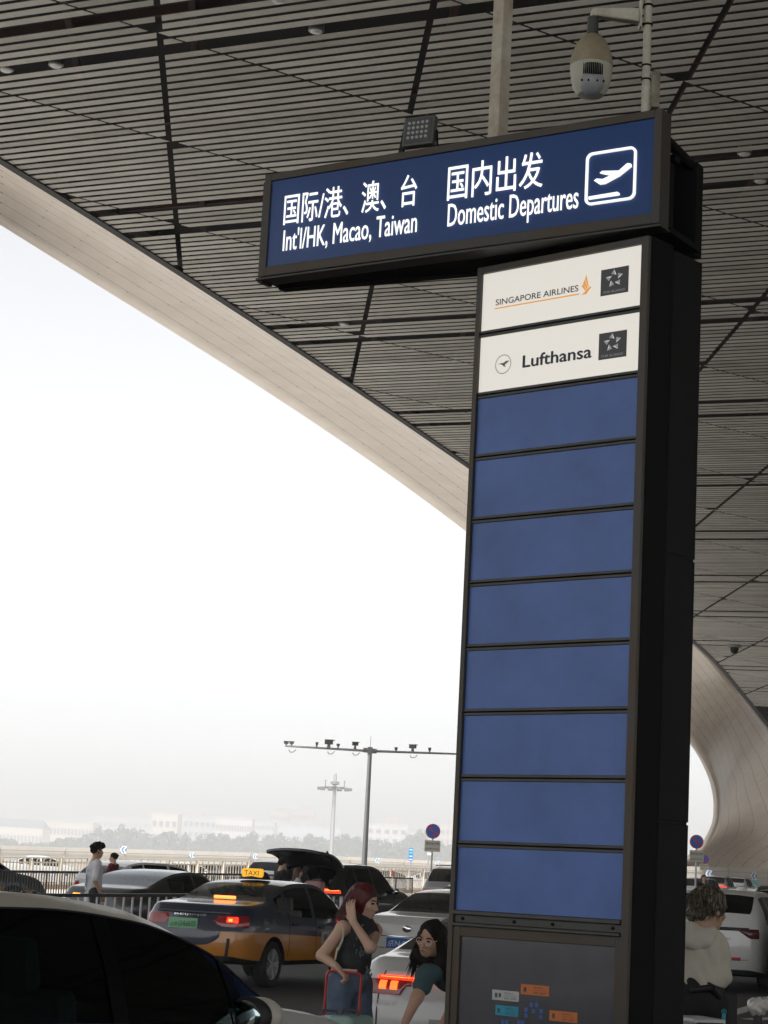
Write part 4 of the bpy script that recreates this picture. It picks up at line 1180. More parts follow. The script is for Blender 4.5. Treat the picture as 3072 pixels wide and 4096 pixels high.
        # end caps
        for i, sg in ((0, 1), (len(xs) - 1, -1)):
            cols = [.8, .5, .2, -.2, -.5, -.8]; gridv = []
            for j in range(0, 7):
                p = secs[i][j]
                if j == 0: gridv.append([vid(i, 0, 1)]); continue
                row = [vid(i, j, 1)]
                for c in cols:
                    b.v.append((p.x - sg * s.BUL * (1 - c * c), p.y * c, p.z)); row.append(len(b.v) - 1)
                row.append(vid(i, j, -1)); gridv.append(row)
            for j in range(1, 6):
                for k in range(len(gridv[j]) - 1):
                    f = (gridv[j][k], gridv[j][k + 1], gridv[j + 1][k + 1], gridv[j + 1][k])
                    b.f.append(f if sg > 0 else f[::-1]); b.mi.append(slot(-9, j, 0))
            f = gridv[1] + gridv[0]; b.f.append(tuple(f[::-1] if sg > 0 else f)); b.mi.append(2)
            f = gridv[6] + [vid(i, j, -1) for j in range(7, 12)] + [vid(i, j, 1) for j in range(10, 6, -1)]
            b.f.append(tuple(f if sg > 0 else f[::-1])); b.mi.append(0)
        slots = [mats[0], mats[1], M_skirt, glass_front, glass_rear, glass_side]
        me = bpy.data.meshes.new('body'); me.from_pydata(b.v, [], b.f)
        for m_ in slots: me.materials.append(m_)
        me.polygons.foreach_set('material_index', b.mi)
        bm = bmesh.new(); bm.from_mesh(me); bmesh.ops.remove_doubles(bm, verts=bm.verts, dist=1e-5); bm.normal_update()
        for f_ in bm.faces:
            c_ = f_.calc_center_median(); ax_ = Vector((min(max(c_.x, .7), s.L - .7), 0, .5))
            if f_.normal.dot(c_ - ax_) < 0: f_.normal_flip()
        bm.to_mesh(me); bm.free()
        if cut:                                  # open the wheel arches: slice the flank along a polygon, drop what lies inside
            bm = bmesh.new(); bm.from_mesh(me); Ra = s.wr + .055; NP = 18
            for ax in s.axles:
                cuts = [(math.cos(2 * math.pi * k / NP), math.sin(2 * math.pi * k / NP)) for k in range(NP)]
                def near(f):
                    c_ = f.calc_center_median(); return abs(c_.y) > s.W * .62 and c_.z < s.wr + Ra + .3 and min(v.co.x for v in f.verts) < ax + Ra + .05 and max(v.co.x for v in f.verts) > ax - Ra - .05 and f.material_index < 3
                for cx_, cz_ in cuts:
                    fs_ = [f for f in bm.faces if near(f)]; geo = list({v for f in fs_ for v in f.verts}) + list({q for f in fs_ for q in f.edges}) + fs_
                    bmesh.ops.bisect_plane(bm, geom=geo, dist=1e-5, plane_co=(ax + Ra * cx_, 0, s.wr + Ra * cz_), plane_no=(cx_, 0, cz_))
                kill = []
                for f in bm.faces:
                    c_ = f.calc_center_median()
                    if near(f) and all((c_.x - ax - Ra * cx_) * cx_ + (c_.z - s.wr - Ra * cz_) * cz_ < 1e-6 for cx_, cz_ in cuts): kill.append(f)
                bmesh.ops.delete(bm, geom=kill, context='FACES')
            bm.to_mesh(me); bm.free()
            for ax in s.axles:
                for sd_ in (1, -1):
                    q = MB(); rows_ = []
                    for yy in (s.W * .995, s.W - .30):
                        rows_.append([Vector((ax + Ra * 1.004 * math.cos(2 * math.pi * k / 28), yy * sd_, max(s.zb + .02, s.wr + Ra * 1.004 * math.sin(2 * math.pi * k / 28)))) for k in range(29)])
                    q.grid(rows_); q.add(rows_[1][:-1], [tuple(range(28))]); q.build('wheel_arch', M_skirt, root)
        bm = bmesh.new(); bm.from_mesh(me)
        def take(slots_, name):
            """move faces of the given slots into new objects, one per island"""
            sel = [f for f in bm.faces if f.material_index in slots_]; seen = set(); out = []
            for f in sel:
                if f in seen: continue
                st = [f]; seen.add(f); isl = []
                while st:
                    q = st.pop(); isl.append(q)
                    for e in q.edges:
                        for r_ in e.link_faces:
                            if r_ not in seen and r_.material_index == f.material_index: seen.add(r_); st.append(r_)
                mp = {}; vs = []; fs = []
                for q in isl:
                    ff = []
                    for v in q.verts:
                        if v not in mp: mp[v] = len(vs); vs.append(v.co.copy())
                        ff.append(mp[v])
                    fs.append(tuple(ff))
                mb = MB(); mb.add(vs, fs); out.append(mb.build(name, slots[f.material_index], root))
                out[-1].data.polygons.foreach_set('use_smooth', [True] * len(fs))
            bmesh.ops.delete(bm, geom=sel, context='FACES')
            return out
        take((3,), 'windscreen')
        rgs = take((4,), 'rear_window')
        if drop_rear:
            for o in rgs: bpy.data.objects.remove(o)
            kill = [f for f in bm.faces if f.calc_center_median().x < .16 and abs(f.calc_center_median().y) < s.W * .70 and f.calc_center_median().z > .68]
            bmesh.ops.delete(bm, geom=kill, context='FACES')
        take((5,), 'window')
        me3 = bpy.data.meshes.new('body'); bm.to_mesh(me3); bm.free()
        for m_ in slots[:3]: me3.materials.append(m_)
        body = bpy.data.objects.new('body', me3); link(body, root)
        me3.polygons.foreach_set('use_smooth', [True] * len(me3.polygons))
        try: me3.set_sharp_from_angle(angle=R(32))
        except Exception: pass
        if wheels:
            for ax in s.axles:
                for sd_ in (1, -1): s.wheel(root, ax, sd_)
        if interior:
            mid = (s.axles[0] + s.axles[1]) / 2 + .15; zs = .55; bz = hermite(s.belt, mid)
            for x, nm in ((mid + .0, 'seat'), (mid - .95, 'seat')):
                for sd_ in (1, -1):
                    M_ = Matrix.Translation((x, sd_ * .36, bz - .2)) @ Matrix.Rotation(R(-14), 4, 'Y')
                    q = MB(); q.box((0, 0, 0), (.12, .5, .62), M=M_); q.box((.27, 0, -.32), (.5, .5, .14), M=M_); q.box((-.03, 0, .41), (.09, .27, .19), M=M_)
                    q.build(nm, M_seat, root, bevel=.03)
            q = MB(); q.box((s.ws[1] - .35, 0, bz - .08), (.5, s.W * 1.6, .14)); q.build('dashboard', M_cabin, root, bevel=.03)
            q = MB(); q.box((max(s.rg[0], .1) + .42, 0, hermite(s.belt, .5) - .03), (.6, s.W * 1.5, .04)); q.build('parcel_shelf', M_cabin, root)
        if mirrors:
            for sd_ in (1, -1):
                xm = s.ws[1] - .42; z = hermite(s.belt, xm) + .08; y = s.section(xm)[6].y + .12
                q = MB(); q.sphere((xm, sd_ * y, z), (.085, .12, .085), 16, 10); q.bar((xm, sd_ * (y - .16), z - .07), (xm, sd_ * y, z - .04), .06, .035)
                mo = q.build('side_mirror', mats[0] if two_tone is None else M_skirt, root, smooth=True)
                q = MB(); q.sphere((xm - .06, sd_ * y, z), (.03, .105, .07), 16, 10); q.build('mirror_glass', M_mirror, mo, smooth=True)
        if cut and wheels:
            for x in sorted({round(a_ - .05, 3) for a_, c_ in s.side[-2:]} | {round(s.side[-1][1] + .03, 3)}):
                for sd_ in (1, -1):
                    q = MB(); ps = [s.pt(x, vv) for vv in (2.3, 3, 3.6, 4.2, 5, 5.9)]; q.path([Vector((p.x, (p.y + .0005) * sd_, p.z)) for p in ps], .0045, 5); q.build('door_seam', M_skirt, root)
        if handles:
            for a, c in s.side[-2:]:
                for sd_ in (1, -1):
                    x = a + .12; p = s.pt(x, 4.75); q = MB(); q.bar((x - .09, (p.y + .012) * sd_, p.z), (x + .09, (s.pt(x + .09, 4.75).y + .012) * sd_, p.z), .03, .028); q.build('door_handle', mats[0] if two_tone is None else M_skirt, root, bevel=.006)
        return body
    def wheel(s, root, ax, sd_, w=.205):
        M_ = Matrix.Translation((ax, sd_ * (s.W - w / 2 - .015), s.wr)) @ Matrix.Rotation(R(-90 * sd_), 4, 'X')
        r_ = s.wr; q = MB()
        q.lathe([(r_ * .66, -w / 2), (r_ * .9, -w / 2), (r_ * .98, -w * .38), (r_, -w * .2), (r_, w * .2), (r_ * .98, w * .38), (r_ * .9, w / 2), (r_ * .66, w / 2), (r_ * .64, w * .2), (r_ * .64, -w * .2), (r_ * .66, -w / 2)], 32, M_, caps=False)
        tw = q.build('wheel', M_tyre, root, smooth=True)
        q = MB(); q.lathe([(r_ * .66, w * .46), (r_ * .62, w * .44), (r_ * .58, w * .1), (.001, w * .05)], 28, M_, caps=False); 
        for k in range(5):
            a = 2 * math.pi * k / 5
            p0 = M_ @ Vector((r_ * .1 * math.cos(a), r_ * .1 * math.sin(a), w * .34))
            for da in (-.13, .13):
                p1 = M_ @ Vector((r_ * .63 * math.cos(a + da), r_ * .63 * math.sin(a + da), w * .42)); q.bar(p0, p1, r_ * .1, .03, up=M_.to_3x3() @ Vector((0, 0, 1)))
        q.tube(M_ @ Vector((0, 0, w * .1)), M_ @ Vector((0, 0, w * .4)), r_ * .15, n=12)
        q.build('rim', M_rim, tw)
        return tw

def rotz(theta): return R(90 - theta)
SEDAN = dict(L=4.65, W=1.80, top=[(0, .98), (.1, 1.04), (.5, 1.075), (.85, 1.11), (1.25, 1.28), (1.65, 1.42), (2.1, 1.475), (2.5, 1.48), (2.9, 1.44), (3.2, 1.34), (3.72, 1.05), (4.1, .98), (4.45, .86), (4.65, .66)],
             belt=[(0, .93), (.4, .965), (1.2, .96), (2.5, .92), (3.6, .9), (4.3, .78), (4.65, .60)], rear_glass=(.85, 1.6), windscreen=(2.98, 3.7), side=[(1.12, 1.4), (1.5, 2.32), (2.44, 3.4)], axles=(.95, 3.65))
FASTB = dict(L=4.95, W=1.90, top=[(0, 1.0), (.12, 1.06), (.5, 1.10), (.8, 1.18), (1.4, 1.35), (1.9, 1.43), (2.4, 1.46), (2.8, 1.44), (3.2, 1.33), (3.8, 1.04), (4.3, .95), (4.75, .82), (4.95, .62)],
             belt=[(0, .95), (.5, 1.0), (1.4, .98), (2.6, .94), (3.7, .9), (4.5, .78), (4.95, .56)], rear_glass=(.62, 1.85), windscreen=(2.95, 3.78), side=[(1.3, 2.3), (2.4, 3.5)], axles=(.98, 3.95), wr=.345)
SUV = dict(L=4.75, W=1.92, top=[(0, 1.12), (.08, 1.22), (.35, 1.52), (.55, 1.66), (1.0, 1.73), (2.2, 1.745), (2.75, 1.67), (3.5, 1.2), (4.35, 1.07), (4.62, .88), (4.75, .7)],
           belt=[(0, 1.06), (.4, 1.08), (1.5, 1.06), (3.3, 1.02), (4.3, .93), (4.75, .64)], rear_glass=(.1, .5), windscreen=(2.7, 3.48), side=[(.62, 1.2), (1.28, 2.1), (2.2, 3.2)], axles=(.95, 3.72), wr=.36, zb=.28,
           rear=((.3, .1), (.5, 0), (.9, .0), (1.2, .04)))
HATCH = dict(L=4.25, W=1.80, top=[(0, 1.10), (.06, 1.16), (.3, 1.38), (.55, 1.54), (1.0, 1.60), (1.8, 1.61), (2.4, 1.53), (3.2, 1.10), (3.9, .96), (4.15, .8), (4.25, .66)],
             belt=[(0, 1.02), (.4, 1.04), (1.5, 1.0), (3.1, .94), (3.9, .84), (4.25, .6)], rear_glass=(.12, .5), windscreen=(2.45, 3.18), side=[(.6, 1.0), (1.06, 1.9), (2.0, 2.95)], axles=(.8, 3.4), wr=.33,
             rear=((.2, .08), (.5, 0), (.9, .02), (1.15, .05)))
def spec(base, **kw): d = dict(base); d.update(kw); return Car(**d)
def car_root(name, px, Y, theta, lab, cat='car', group=None, dz=0.0, W0=0.0):
    p = onground(px, Y)
    return empty(name, (p.x, p.y, p.z + dz), lab, cat, group, rotz(theta))
def tail_pair(c, root, q0, q1, z0, z1, material, name='tail_lamp'):
    return [c.patch(name, np.linspace(q0, q1, 9), z0, z1, material, root, sd_) for sd_ in (1, -1)]

# --- the yellow and navy taxi
c = spec(SEDAN, zb=.30, top=[(0, 1.05), (.1, 1.11), (.5, 1.14), (.85, 1.17), (1.25, 1.31), (1.65, 1.43), (2.1, 1.475), (2.5, 1.48), (2.9, 1.44), (3.2, 1.34), (3.72, 1.07), (4.1, .99), (4.45, .86), (4.65, .66)], belt=[(0, 1.0), (.4, 1.035), (1.2, 1.01), (2.5, .95), (3.6, .91), (4.3, .78), (4.65, .60)])
taxi = car_root('taxi', 782, 29.2, 24, 'navy and orange taxi with lit yellow roof sign and glowing brake lights', 'taxi')
c.build(taxi, (P_navy, P_orange), G_clear, G_clear, G_clear, two_tone=1)
c.patch('boot_panel', np.linspace(-.70, .70, 15), lambda q: .56 + .12 * abs(q / .7) ** 4, .98, P_navy, taxi, 1, .012, 6)
c.patch('boot_lip', np.linspace(-.93, .93, 21), .985, 1.02, P_navy, taxi, 1, .03, 3)
for sd_ in (1, -1):
    t_ = c.patch('tail_lamp', np.linspace(.52, 1.17, 12), lambda q: .84 - .02 * q + (.05 if q < .6 else 0), lambda q: .97 - (.06 if q < .58 else 0), M_red_off, taxi, sd_, .018)
    if sd_ < 0: c.patch('brake_light', np.linspace(.84, 1.03, 6), .865, .955, M_red_on, t_, sd_, .026); c.patch('brake_core', np.linspace(.88, .97, 4), .88, .935, M_red_hot, t_, sd_, .031)
    c.patch('bumper_vent', np.linspace(.88, .95, 5), .37, .67, M_skirt, taxi, sd_, .01); c.patch('bumper_slot', np.linspace(.55, .95, 8), .365, .385, M_skirt, taxi, sd_, .01)
taxi.scale = (.94, .94, 1.0)
M_pg = mat('green_plate', (.22, .52, .28), .5)
pl = c.plate(.12, .845, .48, .14, M_pg, taxi, .035); c.rear_text('lettering', '京B·DA6605', .34, -.10, .795, .895, M_ink, pl, .045)
c.rear_text('lettering', 'BEIJING', .30, -.24, .945, .975, M_chrome, taxi, .024)
b = MB(); zz = hermite(c.top, 1.0); b.box((1.02, .02, zz - .0), (.05, .36, .045)); b.build('high_brake_light', M_red_hot, taxi, bevel=.01)
b = MB(); b.lathe([(.001, .14), (.10, .135), (.20, .1), (.25, .03), (.26, 0)][::-1], 20, Matrix.Translation((1.95, 0, 1.478)) @ Matrix.Diagonal((.55, 1, 1, 1))); sg = b.build('roof_sign', M_skirt, taxi, smooth=True)
b = MB(); b.box((1.86, 0, 1.57), (.09, .36, .13)); yl = b.build('sign_face', mat('taxi_sign_yellow', (.8, .42, .02), .4, emit=(1, .48, .03), es=.5), sg, bevel=.03)
vs, fs = text_mesh('TAXI', .25, .07); b = MB(); b.add([(1.812, .125 - x, 1.535 + z) for x, z in vs], fs); b.build('lettering', M_ink, yl)
# door badge
for x, w, h in ((2.72, .26, .17), (2.98, .18, .12)):
    p = c.pt(x, 4.1); b = MB(); b.box((x, -(p.y + .004), p.z - .03), (w, .012, h)); bd = b.build('door_badge', mat('badge_grey', (.4, .4, .38), .5), taxi)
    b = MB()
    for k in range(4): b.box((x - w * .2 + k * w * .13, -(p.y + .0115), p.z - .03), (w * .06, .004, h * .55))
    b.build('badge_lines', M_ink, bd)
for px_, z_ in ((3.30, .93), (3.12, .73)):  # red reflections on the taxi's flank, put in as glowing blocks
    p = c.pt(px_, c.v_of_z(px_, z_)); b = MB(); b.box((px_, -(p.y + .006), z_), (.13, .012, .045)); b.build('painted_side_reflection', M_red_on, taxi, bevel=.005)

# --- white saloon with a blue plate, right of the red-haired woman
c = spec(SEDAN, L=4.55)
o = car_root('white_saloon', 1640, 31, 26, 'white saloon with a blue number plate behind the red-haired woman'); c.build(o, (P_white, P_white), G_tint, G_dark, G_tint)
tail_pair(c, o, .62, 1.15, lambda q: .74 + .04 * min(q, 1), .85, M_red_off)
pl = c.plate(.07, .66, .46, .15, mat('blue_plate', (.02, .12, .42), .5), o); c.rear_text('lettering', '京N·8', .28, -.02, .61, .71, M_chev_w, pl, .03)
c.patch('plate_trim', np.linspace(-.6, .6, 9), .745, .765, M_chrome, o, 1, .02)
b = MB(); p = c.cap(0, .87); b.sphere((p.x - .01, 0, .87), (.015, .075, .05), 16, 10); bdg = b.build('badge', M_chrome, o, smooth=True)
c.rear_text('lettering', 'HYBRID', .48, .26, .575, .605, M_chrome, o)

# --- white crossover coupe with a full-width light bar, nearer the camera
c = spec(FASTB, L=4.35, W=1.86, top=[(0, 1.03), (.12, 1.08), (.5, 1.11), (.8, 1.19), (1.4, 1.36), (1.9, 1.45), (2.3, 1.48), (2.6, 1.46), (2.95, 1.35), (3.4, 1.06), (3.8, .96), (4.2, .82), (4.35, .62)], belt=[(0, .985), (.5, 1.02), (1.4, .99), (2.4, .95), (3.4, .9), (4.1, .78), (4.35, .56)],
         axles=(.9, 3.5), windscreen=(2.7, 3.38), side=[(1.25, 2.15), (2.25, 3.2)])
o = car_root('white_crossover', 1882, 15.2, 20, 'white fastback car with a glowing full-width red light bar beside the bending woman'); c.build(o, (P_white, P_white), G_dark, G_dark, G_dark, handles=True)
o.scale = (1, 1, .93)
c.patch('light_bar', np.linspace(-1.0, 1.0, 25), .915, .945, M_red_on, o, 1, .018, 3)
c.patch('light_bar_core', np.linspace(-.97, .97, 25), .925, .936, M_red_hot, o, 1, .024, 2)
for sd_ in (1, -1):
    t_ = c.patch('tail_lamp', np.linspace(.60, 1.12, 10), lambda q: .80 + (.07 if q < .7 else 0), .915, M_red_off, o, sd_, .012)
    for q in (.80, .93): c.patch('lamp_figure', np.linspace(q - .05, q + .035, 5), .83, .905, mat('soft_lit_lamp', (.5, .06, .02), .3, emit=(1, .13, .02), es=1.5), t_, sd_, .02)
c.rear_text('lettering', '花仙子', .72, .52, .72, .765, M_chev_w, o); c.rear_text('lettering', 'SERES', .30, -.0, .962, .982, M_chrome, o)
c.patch('bumper_crease', np.linspace(-.9, .9, 15), .40, .44, M_skirt, o, 1, .012)
c.patch('plate_recess', np.linspace(-.36, .36, 9), .52, .64, mat('recess_grey', (.35, .35, .35), .5), o, 1, .004, 2)
for q_ in (.965, -.965):
    p0, p1 = c.cap(abs(q_), .5), c.cap(abs(q_), .98); s_ = 1 if q_ > 0 else -1
    b = MB(); b.path([Vector((c.cap(abs(q_), zz).x - .001, c.cap(abs(q_), zz).y * s_, zz)) for zz in np.linspace(.45, .98, 6)], .005, 5); b.build('boot_seam', M_skirt, o)

# --- white car roof and grey car farther along the lane
c = spec(SEDAN)
o = car_root('white_saloon', 1790, 45, 24, 'white car whose roof shows above the white saloon by the totem'); c.build(o, (P_white, P_white), G_dark, G_dark, G_tint, interior=False); tail_pair(c, o, .6, 1.12, .76, .86, M_red_off)
c = spec(SUV)
o = car_root('grey_car', 1790, 66, 20, 'distant grey car with roof rails left of the totem'); c.build(o, (P_grey, P_grey), G_dark, G_dark, G_dark, interior=False); tail_pair(c, o, .6, 1.1, .9, 1.0, M_red_off)
b = MB()
for sd_ in (1, -1): b.bar((.6, sd_ * .6, 1.74), (2.4, sd_ * .6, 1.77), .04, .03)
b.build('roof_rail', M_skirt, o)

# --- dark saloon behind the man in the white shirt
c = spec(FASTB)
o = car_root('dark_saloon', 402, 41.2, 24, 'glossy black saloon with an amber indicator behind the man in white'); c.build(o, (P_black, P_black), G_tint, G_tint, G_tint)
for sd_ in (1, -1):
    t_ = c.patch('tail_lamp', np.linspace(.5, 1.12, 10), .86, .92, mat('smoked_lamp', (.08, .01, .012), .15), o, sd_, .012)
    if sd_ > 0: c.patch('indicator', np.linspace(.60, .86, 6), .875, .925, M_amber, t_, sd_, .02)
p = [c.pt(x, 5.6) for x in (1.3, 2.3, 3.4)]
# --- white car behind it
c = spec(HATCH, L=4.5, top=[(0, 1.02), (.06, 1.08), (.4, 1.3), (.8, 1.44), (1.3, 1.5), (2.0, 1.5), (2.6, 1.42), (3.4, 1.05), (4.1, .93), (4.4, .78), (4.5, .62)], windscreen=(2.6, 3.36), side=[(.7, 1.1), (1.16, 2.0), (2.1, 3.1)], axles=(.85, 3.6))
o = car_root('white_hatchback', 372, 55, 40, 'white hatchback with dark glass behind the black saloon'); c.build(o, (P_white, P_white), G_dark, G_dark, G_dark, interior=False); tail_pair(c, o, .7, 1.12, .8, .92, M_red_off)

# --- black car with its tailgate open
c = spec(SUV)
suv = car_root('black_suv', 1215, 51, 26, 'black car with its tailgate raised and a lit red tail lamp')
c.build(suv, (P_black, P_black), G_blk, G_dark, G_tint, drop_rear=True)
for sd_ in (1, -1):
    t_ = c.patch('tail_lamp', np.linspace(.74, 1.24, 10), .98, 1.11, M_red_off if sd_ > 0 else M_red_on, suv, sd_, .014)
    if sd_ < 0: c.patch('lamp_core', np.linspace(.8, 1.2, 8), 1.05, 1.09, M_red_hot, t_, sd_, .02)
rows = []
for k in range(13):
    s_ = k / 12; x = .62 - 1.28 * s_; z = 1.70 + .52 * math.sin(s_ * 1.25) * (1 - .35 * s_)
    rows.append([(x + .05 * abs(q) ** 2, q * (.74 + .06 * math.sin(math.pi * s_)), z - .07 * abs(q) ** 2.5) for q in np.linspace(-1, 1, 13)])
b = MB(); b.grid(rows); tg = b.build('tailgate', P_black, suv, smooth=True); md = tg.modifiers.new('thickness', 'SOLIDIFY'); md.thickness = .09; md.offset = -1
b = MB(); rr = [[Vector(p) + Vector((0, 0, .02)) for p in r[3:10]] for r in rows[2:8]]; b.grid(rr); b.build('tailgate_glass', G_blk, tg, smooth=True)
for sd_ in (1, -1):
    b = MB(); b.tube((.35, sd_ * .72, 1.5), (-.25, sd_ * .72, 1.98), .022, n=8); b.build('gas_strut', M_skirt, suv)
b = MB(); b.box((.9, 0, .62), (1.6, 1.4, .04)); b.build('boot_floor', M_cabin, suv)
# --- pink suitcase in the boot
p = at(1258, 3576, 50.6)
o = empty('suitcase', (p.x, p.y, p.z - .27), 'pink suitcase standing in the open boot of the black car', 'suitcase', rotz=rotz(26))
b = MB(); b.box((0, 0, .30), (.28, .44, .56)); sh = b.build('shell', mat('pink_shell', (.42, .22, .21), .4), o, bevel=.05)
b = MB(); [b.box((-.142, y, .30), (.006, .02, .5)) for y in (-.15, -.05, .05, .15)]; b.build('ribs', mat('pink_rib', (.36, .18, .17), .4), sh)
b = MB(); b.box((-.145, -.12, .42), (.01, .06, .05)); b.build('lock', M_ink, sh)
b = MB(); b.bar((0, -.08, .6), (0, .08, .6), .02, .03); b.build('carry_handle', M_ink, o)

# --- white hatchback seen from behind at the right
c = spec(HATCH, W=1.84, zb=.17)
o = car_root('white_hatchback', 2838, 35.2, 22, 'white hatchback seen from behind at right beyond the person in the hooded jacket', dz=.07); c.build(o, (P_white, P_white), G_tint, G_blk, G_clear)
c.patch('dark_band', np.linspace(-1.0, 1.0, 25), .93, .985, M_skirt, o, 1, .012, 3)
for sd_ in (1, -1):
    c.patch('tail_lamp', np.linspace(.68, 1.1, 10), lambda q: .97 - .16 * max(0, (q - .66)) / .34 if q < 1 else .81, .965, mat('smoked_lamp', (.08, .01, .012), .15), o, sd_, .016)
    r_ = c.patch('reflector', np.linspace(.58, .80, 6), .45, .50, mat('red_reflector', (.45, .02, .03), .3), o, sd_, .014); c.patch('reverse_lamp', np.linspace(.80, .98, 6), lambda q: .455 + .05 * max(0, q - .9), .495, M_lamp_clear, o, sd_, .013)
c.patch('plate_recess', np.linspace(-.34, .34, 7), .62, .625, mat('seam_grey', (.2, .2, .2), .6), o, 1, .008, 1)
c.rear_text('lettering', 'EV 30', -.18, -.38, .785, .81, M_ink, o, .014)
c.plate(.03, .865, .04, .04, M_ink, o, .014, 'badge')
# --- chromed dark car at the right edge
c = spec(SEDAN)
o = car_root('dark_saloon', 3300, 33.5, 22, 'dark saloon with shiny red lamp cut off by the right picture edge'); c.build(o, (P_dgrey, P_dgrey), G_tint, G_dark, G_tint, interior=False); tail_pair(c, o, .55, 1.15, .74, .88, M_red_on)
c.patch('chrome_strip', np.linspace(-.9, .9, 15), .885, .91, M_chrome, o, 1, .02)
# --- white people carrier with black roof and red lamp, far right
c = spec(SUV)
o = car_root('white_suv', 3125, 47, 20, 'white tall car with black rear and a glowing red lamp at the right edge'); c.build(o, (P_white, P_white), G_blk, G_blk, G_blk, interior=False)
tail_pair(c, o, .55, 1.2, 1.0, 1.11, M_red_on); tail_pair(c, o, .65, 1.1, 1.04, 1.08, M_red_hot, 'lamp_core')
b = MB(); b.grid([[(x, y, hermite(c.top, x) + .02 - .05 * abs(y) ** 3) for y in np.linspace(-.62, .62, 7)] for x in np.linspace(.3, 2.4, 8)]); b.build('black_roof', P_black, o, smooth=True)
c = spec(SEDAN)
o = car_root('dark_saloon', 2990, 62, 18, 'dark car whose roof shows above the white hatchback at right'); c.build(o, (P_dgrey, P_dgrey), G_dark, G_dark, G_dark, interior=False); tail_pair(c, o, .6, 1.1, .76, .86, M_red_off)
# --- far cars by the wall on the right
c = spec(HATCH, L=4.6, W=1.95); o = car_root('white_coupe', 2932, 150, 22, 'white rounded car beside the far pale wall at right'); c.build(o, (P_white, P_white), G_dark, G_dark, G_dark, interior=False, cut=False); tail_pair(c, o, .3, 1.1, .95, 1.0, M_red_off)
c = spec(SUV); o = car_root('grey_suv', 2772, 118, 22, 'silver grey car with red lamps beside the no parking poles at right'); c.build(o, (P_silver, P_silver), G_dark, G_dark, G_dark, interior=False); tail_pair(c, o, .55, 1.15, 1.0, 1.1, M_red_on)
c = spec(SUV); o = car_root('silver_suv', 2852, 138, 20, 'silver car between the standing woman and the white rounded car at right'); c.build(o, (P_silver, P_silver), G_dark, G_dark, G_dark, interior=False, cut=False); tail_pair(c, o, .55, 1.15, 1.0, 1.1, M_red_on)

# --- another taxi cut by the left edge
c = spec(SEDAN)
o = car_root('taxi', -520, 55, 66, 'dark and orange taxi cut by the left picture edge behind the railing', 'taxi'); c.build(o, (P_greenblack, P_orange), G_dark, G_dark, G_dark, interior=False, two_tone=1)

# --- roofs showing over the bridge railing
c = spec(SEDAN)
proto = None
for px, Y, pc, lab in ((10, 118, 'silver', 'silver car roof over the beige railing at the left edge'), (418, 118, 'silver', 'silver car roof beyond the railing left of the woman in red'), (603, 120, 'silver', 'silver car roof over the railing just right of the woman in red'),
                       (718, 121, 'grey', 'grey car roof over the railing under a blue arrow board'), (818, 121, 'dark', 'long dark van roof over the railing left of the taxi sign'),
                       (915, 122, 'silver', 'low silver car roof over the railing behind the taxi sign'), (1100, 124, 'grey', 'grey car roof over the railing behind the man at the open boot'), (1432, 134, 'silver', 'pale car roof over the railing left of the camera pole'), (1608, 138, 'silver', 'pale car roof over the railing below the blue direction board')):
    p = onground(px - 26, Y)
    if pc not in ('x',):
        o = empty('far_car', (p.x, p.y, p.z - .42), lab, 'car', 'cars behind the beige railing', rotz(68))
        c.build(o, {'silver': (P_silver, P_silver), 'grey': (P_grey, P_grey), 'dark': (P_dgrey, P_dgrey)}[pc], G_dark, G_dark, G_dark, interior=False, cut=False, wheels=True, mirrors=False, handles=False)
p = at(1085, 3478, 75)
o = car_root('silver_hatchback', 1040, 76, 30, 'silver car just left of the man at the open boot'); c = spec(HATCH); c.build(o, (P_silver, P_silver), G_dark, G_dark, G_dark, interior=False); tail_pair(c, o, .7, 1.1, .8, .95, M_red_off)

# --- the champagne car in the foreground
c = Car(L=4.4, W=1.78, top=[(0, .98), (.08, 1.1), (.35, 1.33), (.7, 1.41), (1.25, 1.45), (1.9, 1.453), (2.45, 1.412), (2.9, 1.297), (3.42, 1.04), (3.78, 1.0), (4.1, .945), (4.3, .84), (4.4, .6)],
        belt=[(0, 1.0), (.5, 1.04), (1.67, 1.02), (3.0, .965), (3.4, .93), (4.0, .8), (4.4, .55)], rear_glass=(.12, .5), windscreen=(2.5, 3.40), side=[(.75, 1.15), (1.22, 2.22), (2.27, 3.0), (3.04, 3.28)], axles=(.8, 3.5), tumble=.22,
        rear=((.2, .08), (.5, 0), (.9, .02), (1.15, .05)))
c.apil = .10; c.f8 = .87; c.f9 = .985
hx = Vector((.5, .866, 0)); rn = Vector((.866, -.5, 0))
sp = at(1127, 4017, 8.5); org = sp - rn * (c.section(3.4)[8].y + .02) - hx * 3.4
fg = empty('champagne_car', (org.x, org.y, 0), 'champagne hatchback in the near left corner seen through its dark side glass', 'car', rotz=rotz(30))
c.build(fg, (P_champ, P_champ), G_fg, G_dark, mat('matt_black_windscreen', (.012, .014, .014), .6, 0, .08), mirrors=False)  # windscreen is opaque matt black instead of glass, to keep reflections out
b = MB()
for x0, x1 in ((1.13, 1.24), (2.20, 2.29), (2.98, 3.06)):
    for sd_ in (1, -1):
        b = MB(); b.grid([[Vector((x, (c.pt(x, v).y + .007) * sd_, c.pt(x, v).z)) for v in np.linspace(5.98, 8.05, 8)] for x in (x0, (x0 + x1) / 2, x1)], flip=sd_ > 0)
        b.build('pillar_trim', mat('gloss_black_pillar', (.003, .003, .003), .35, 0, .05), fg)
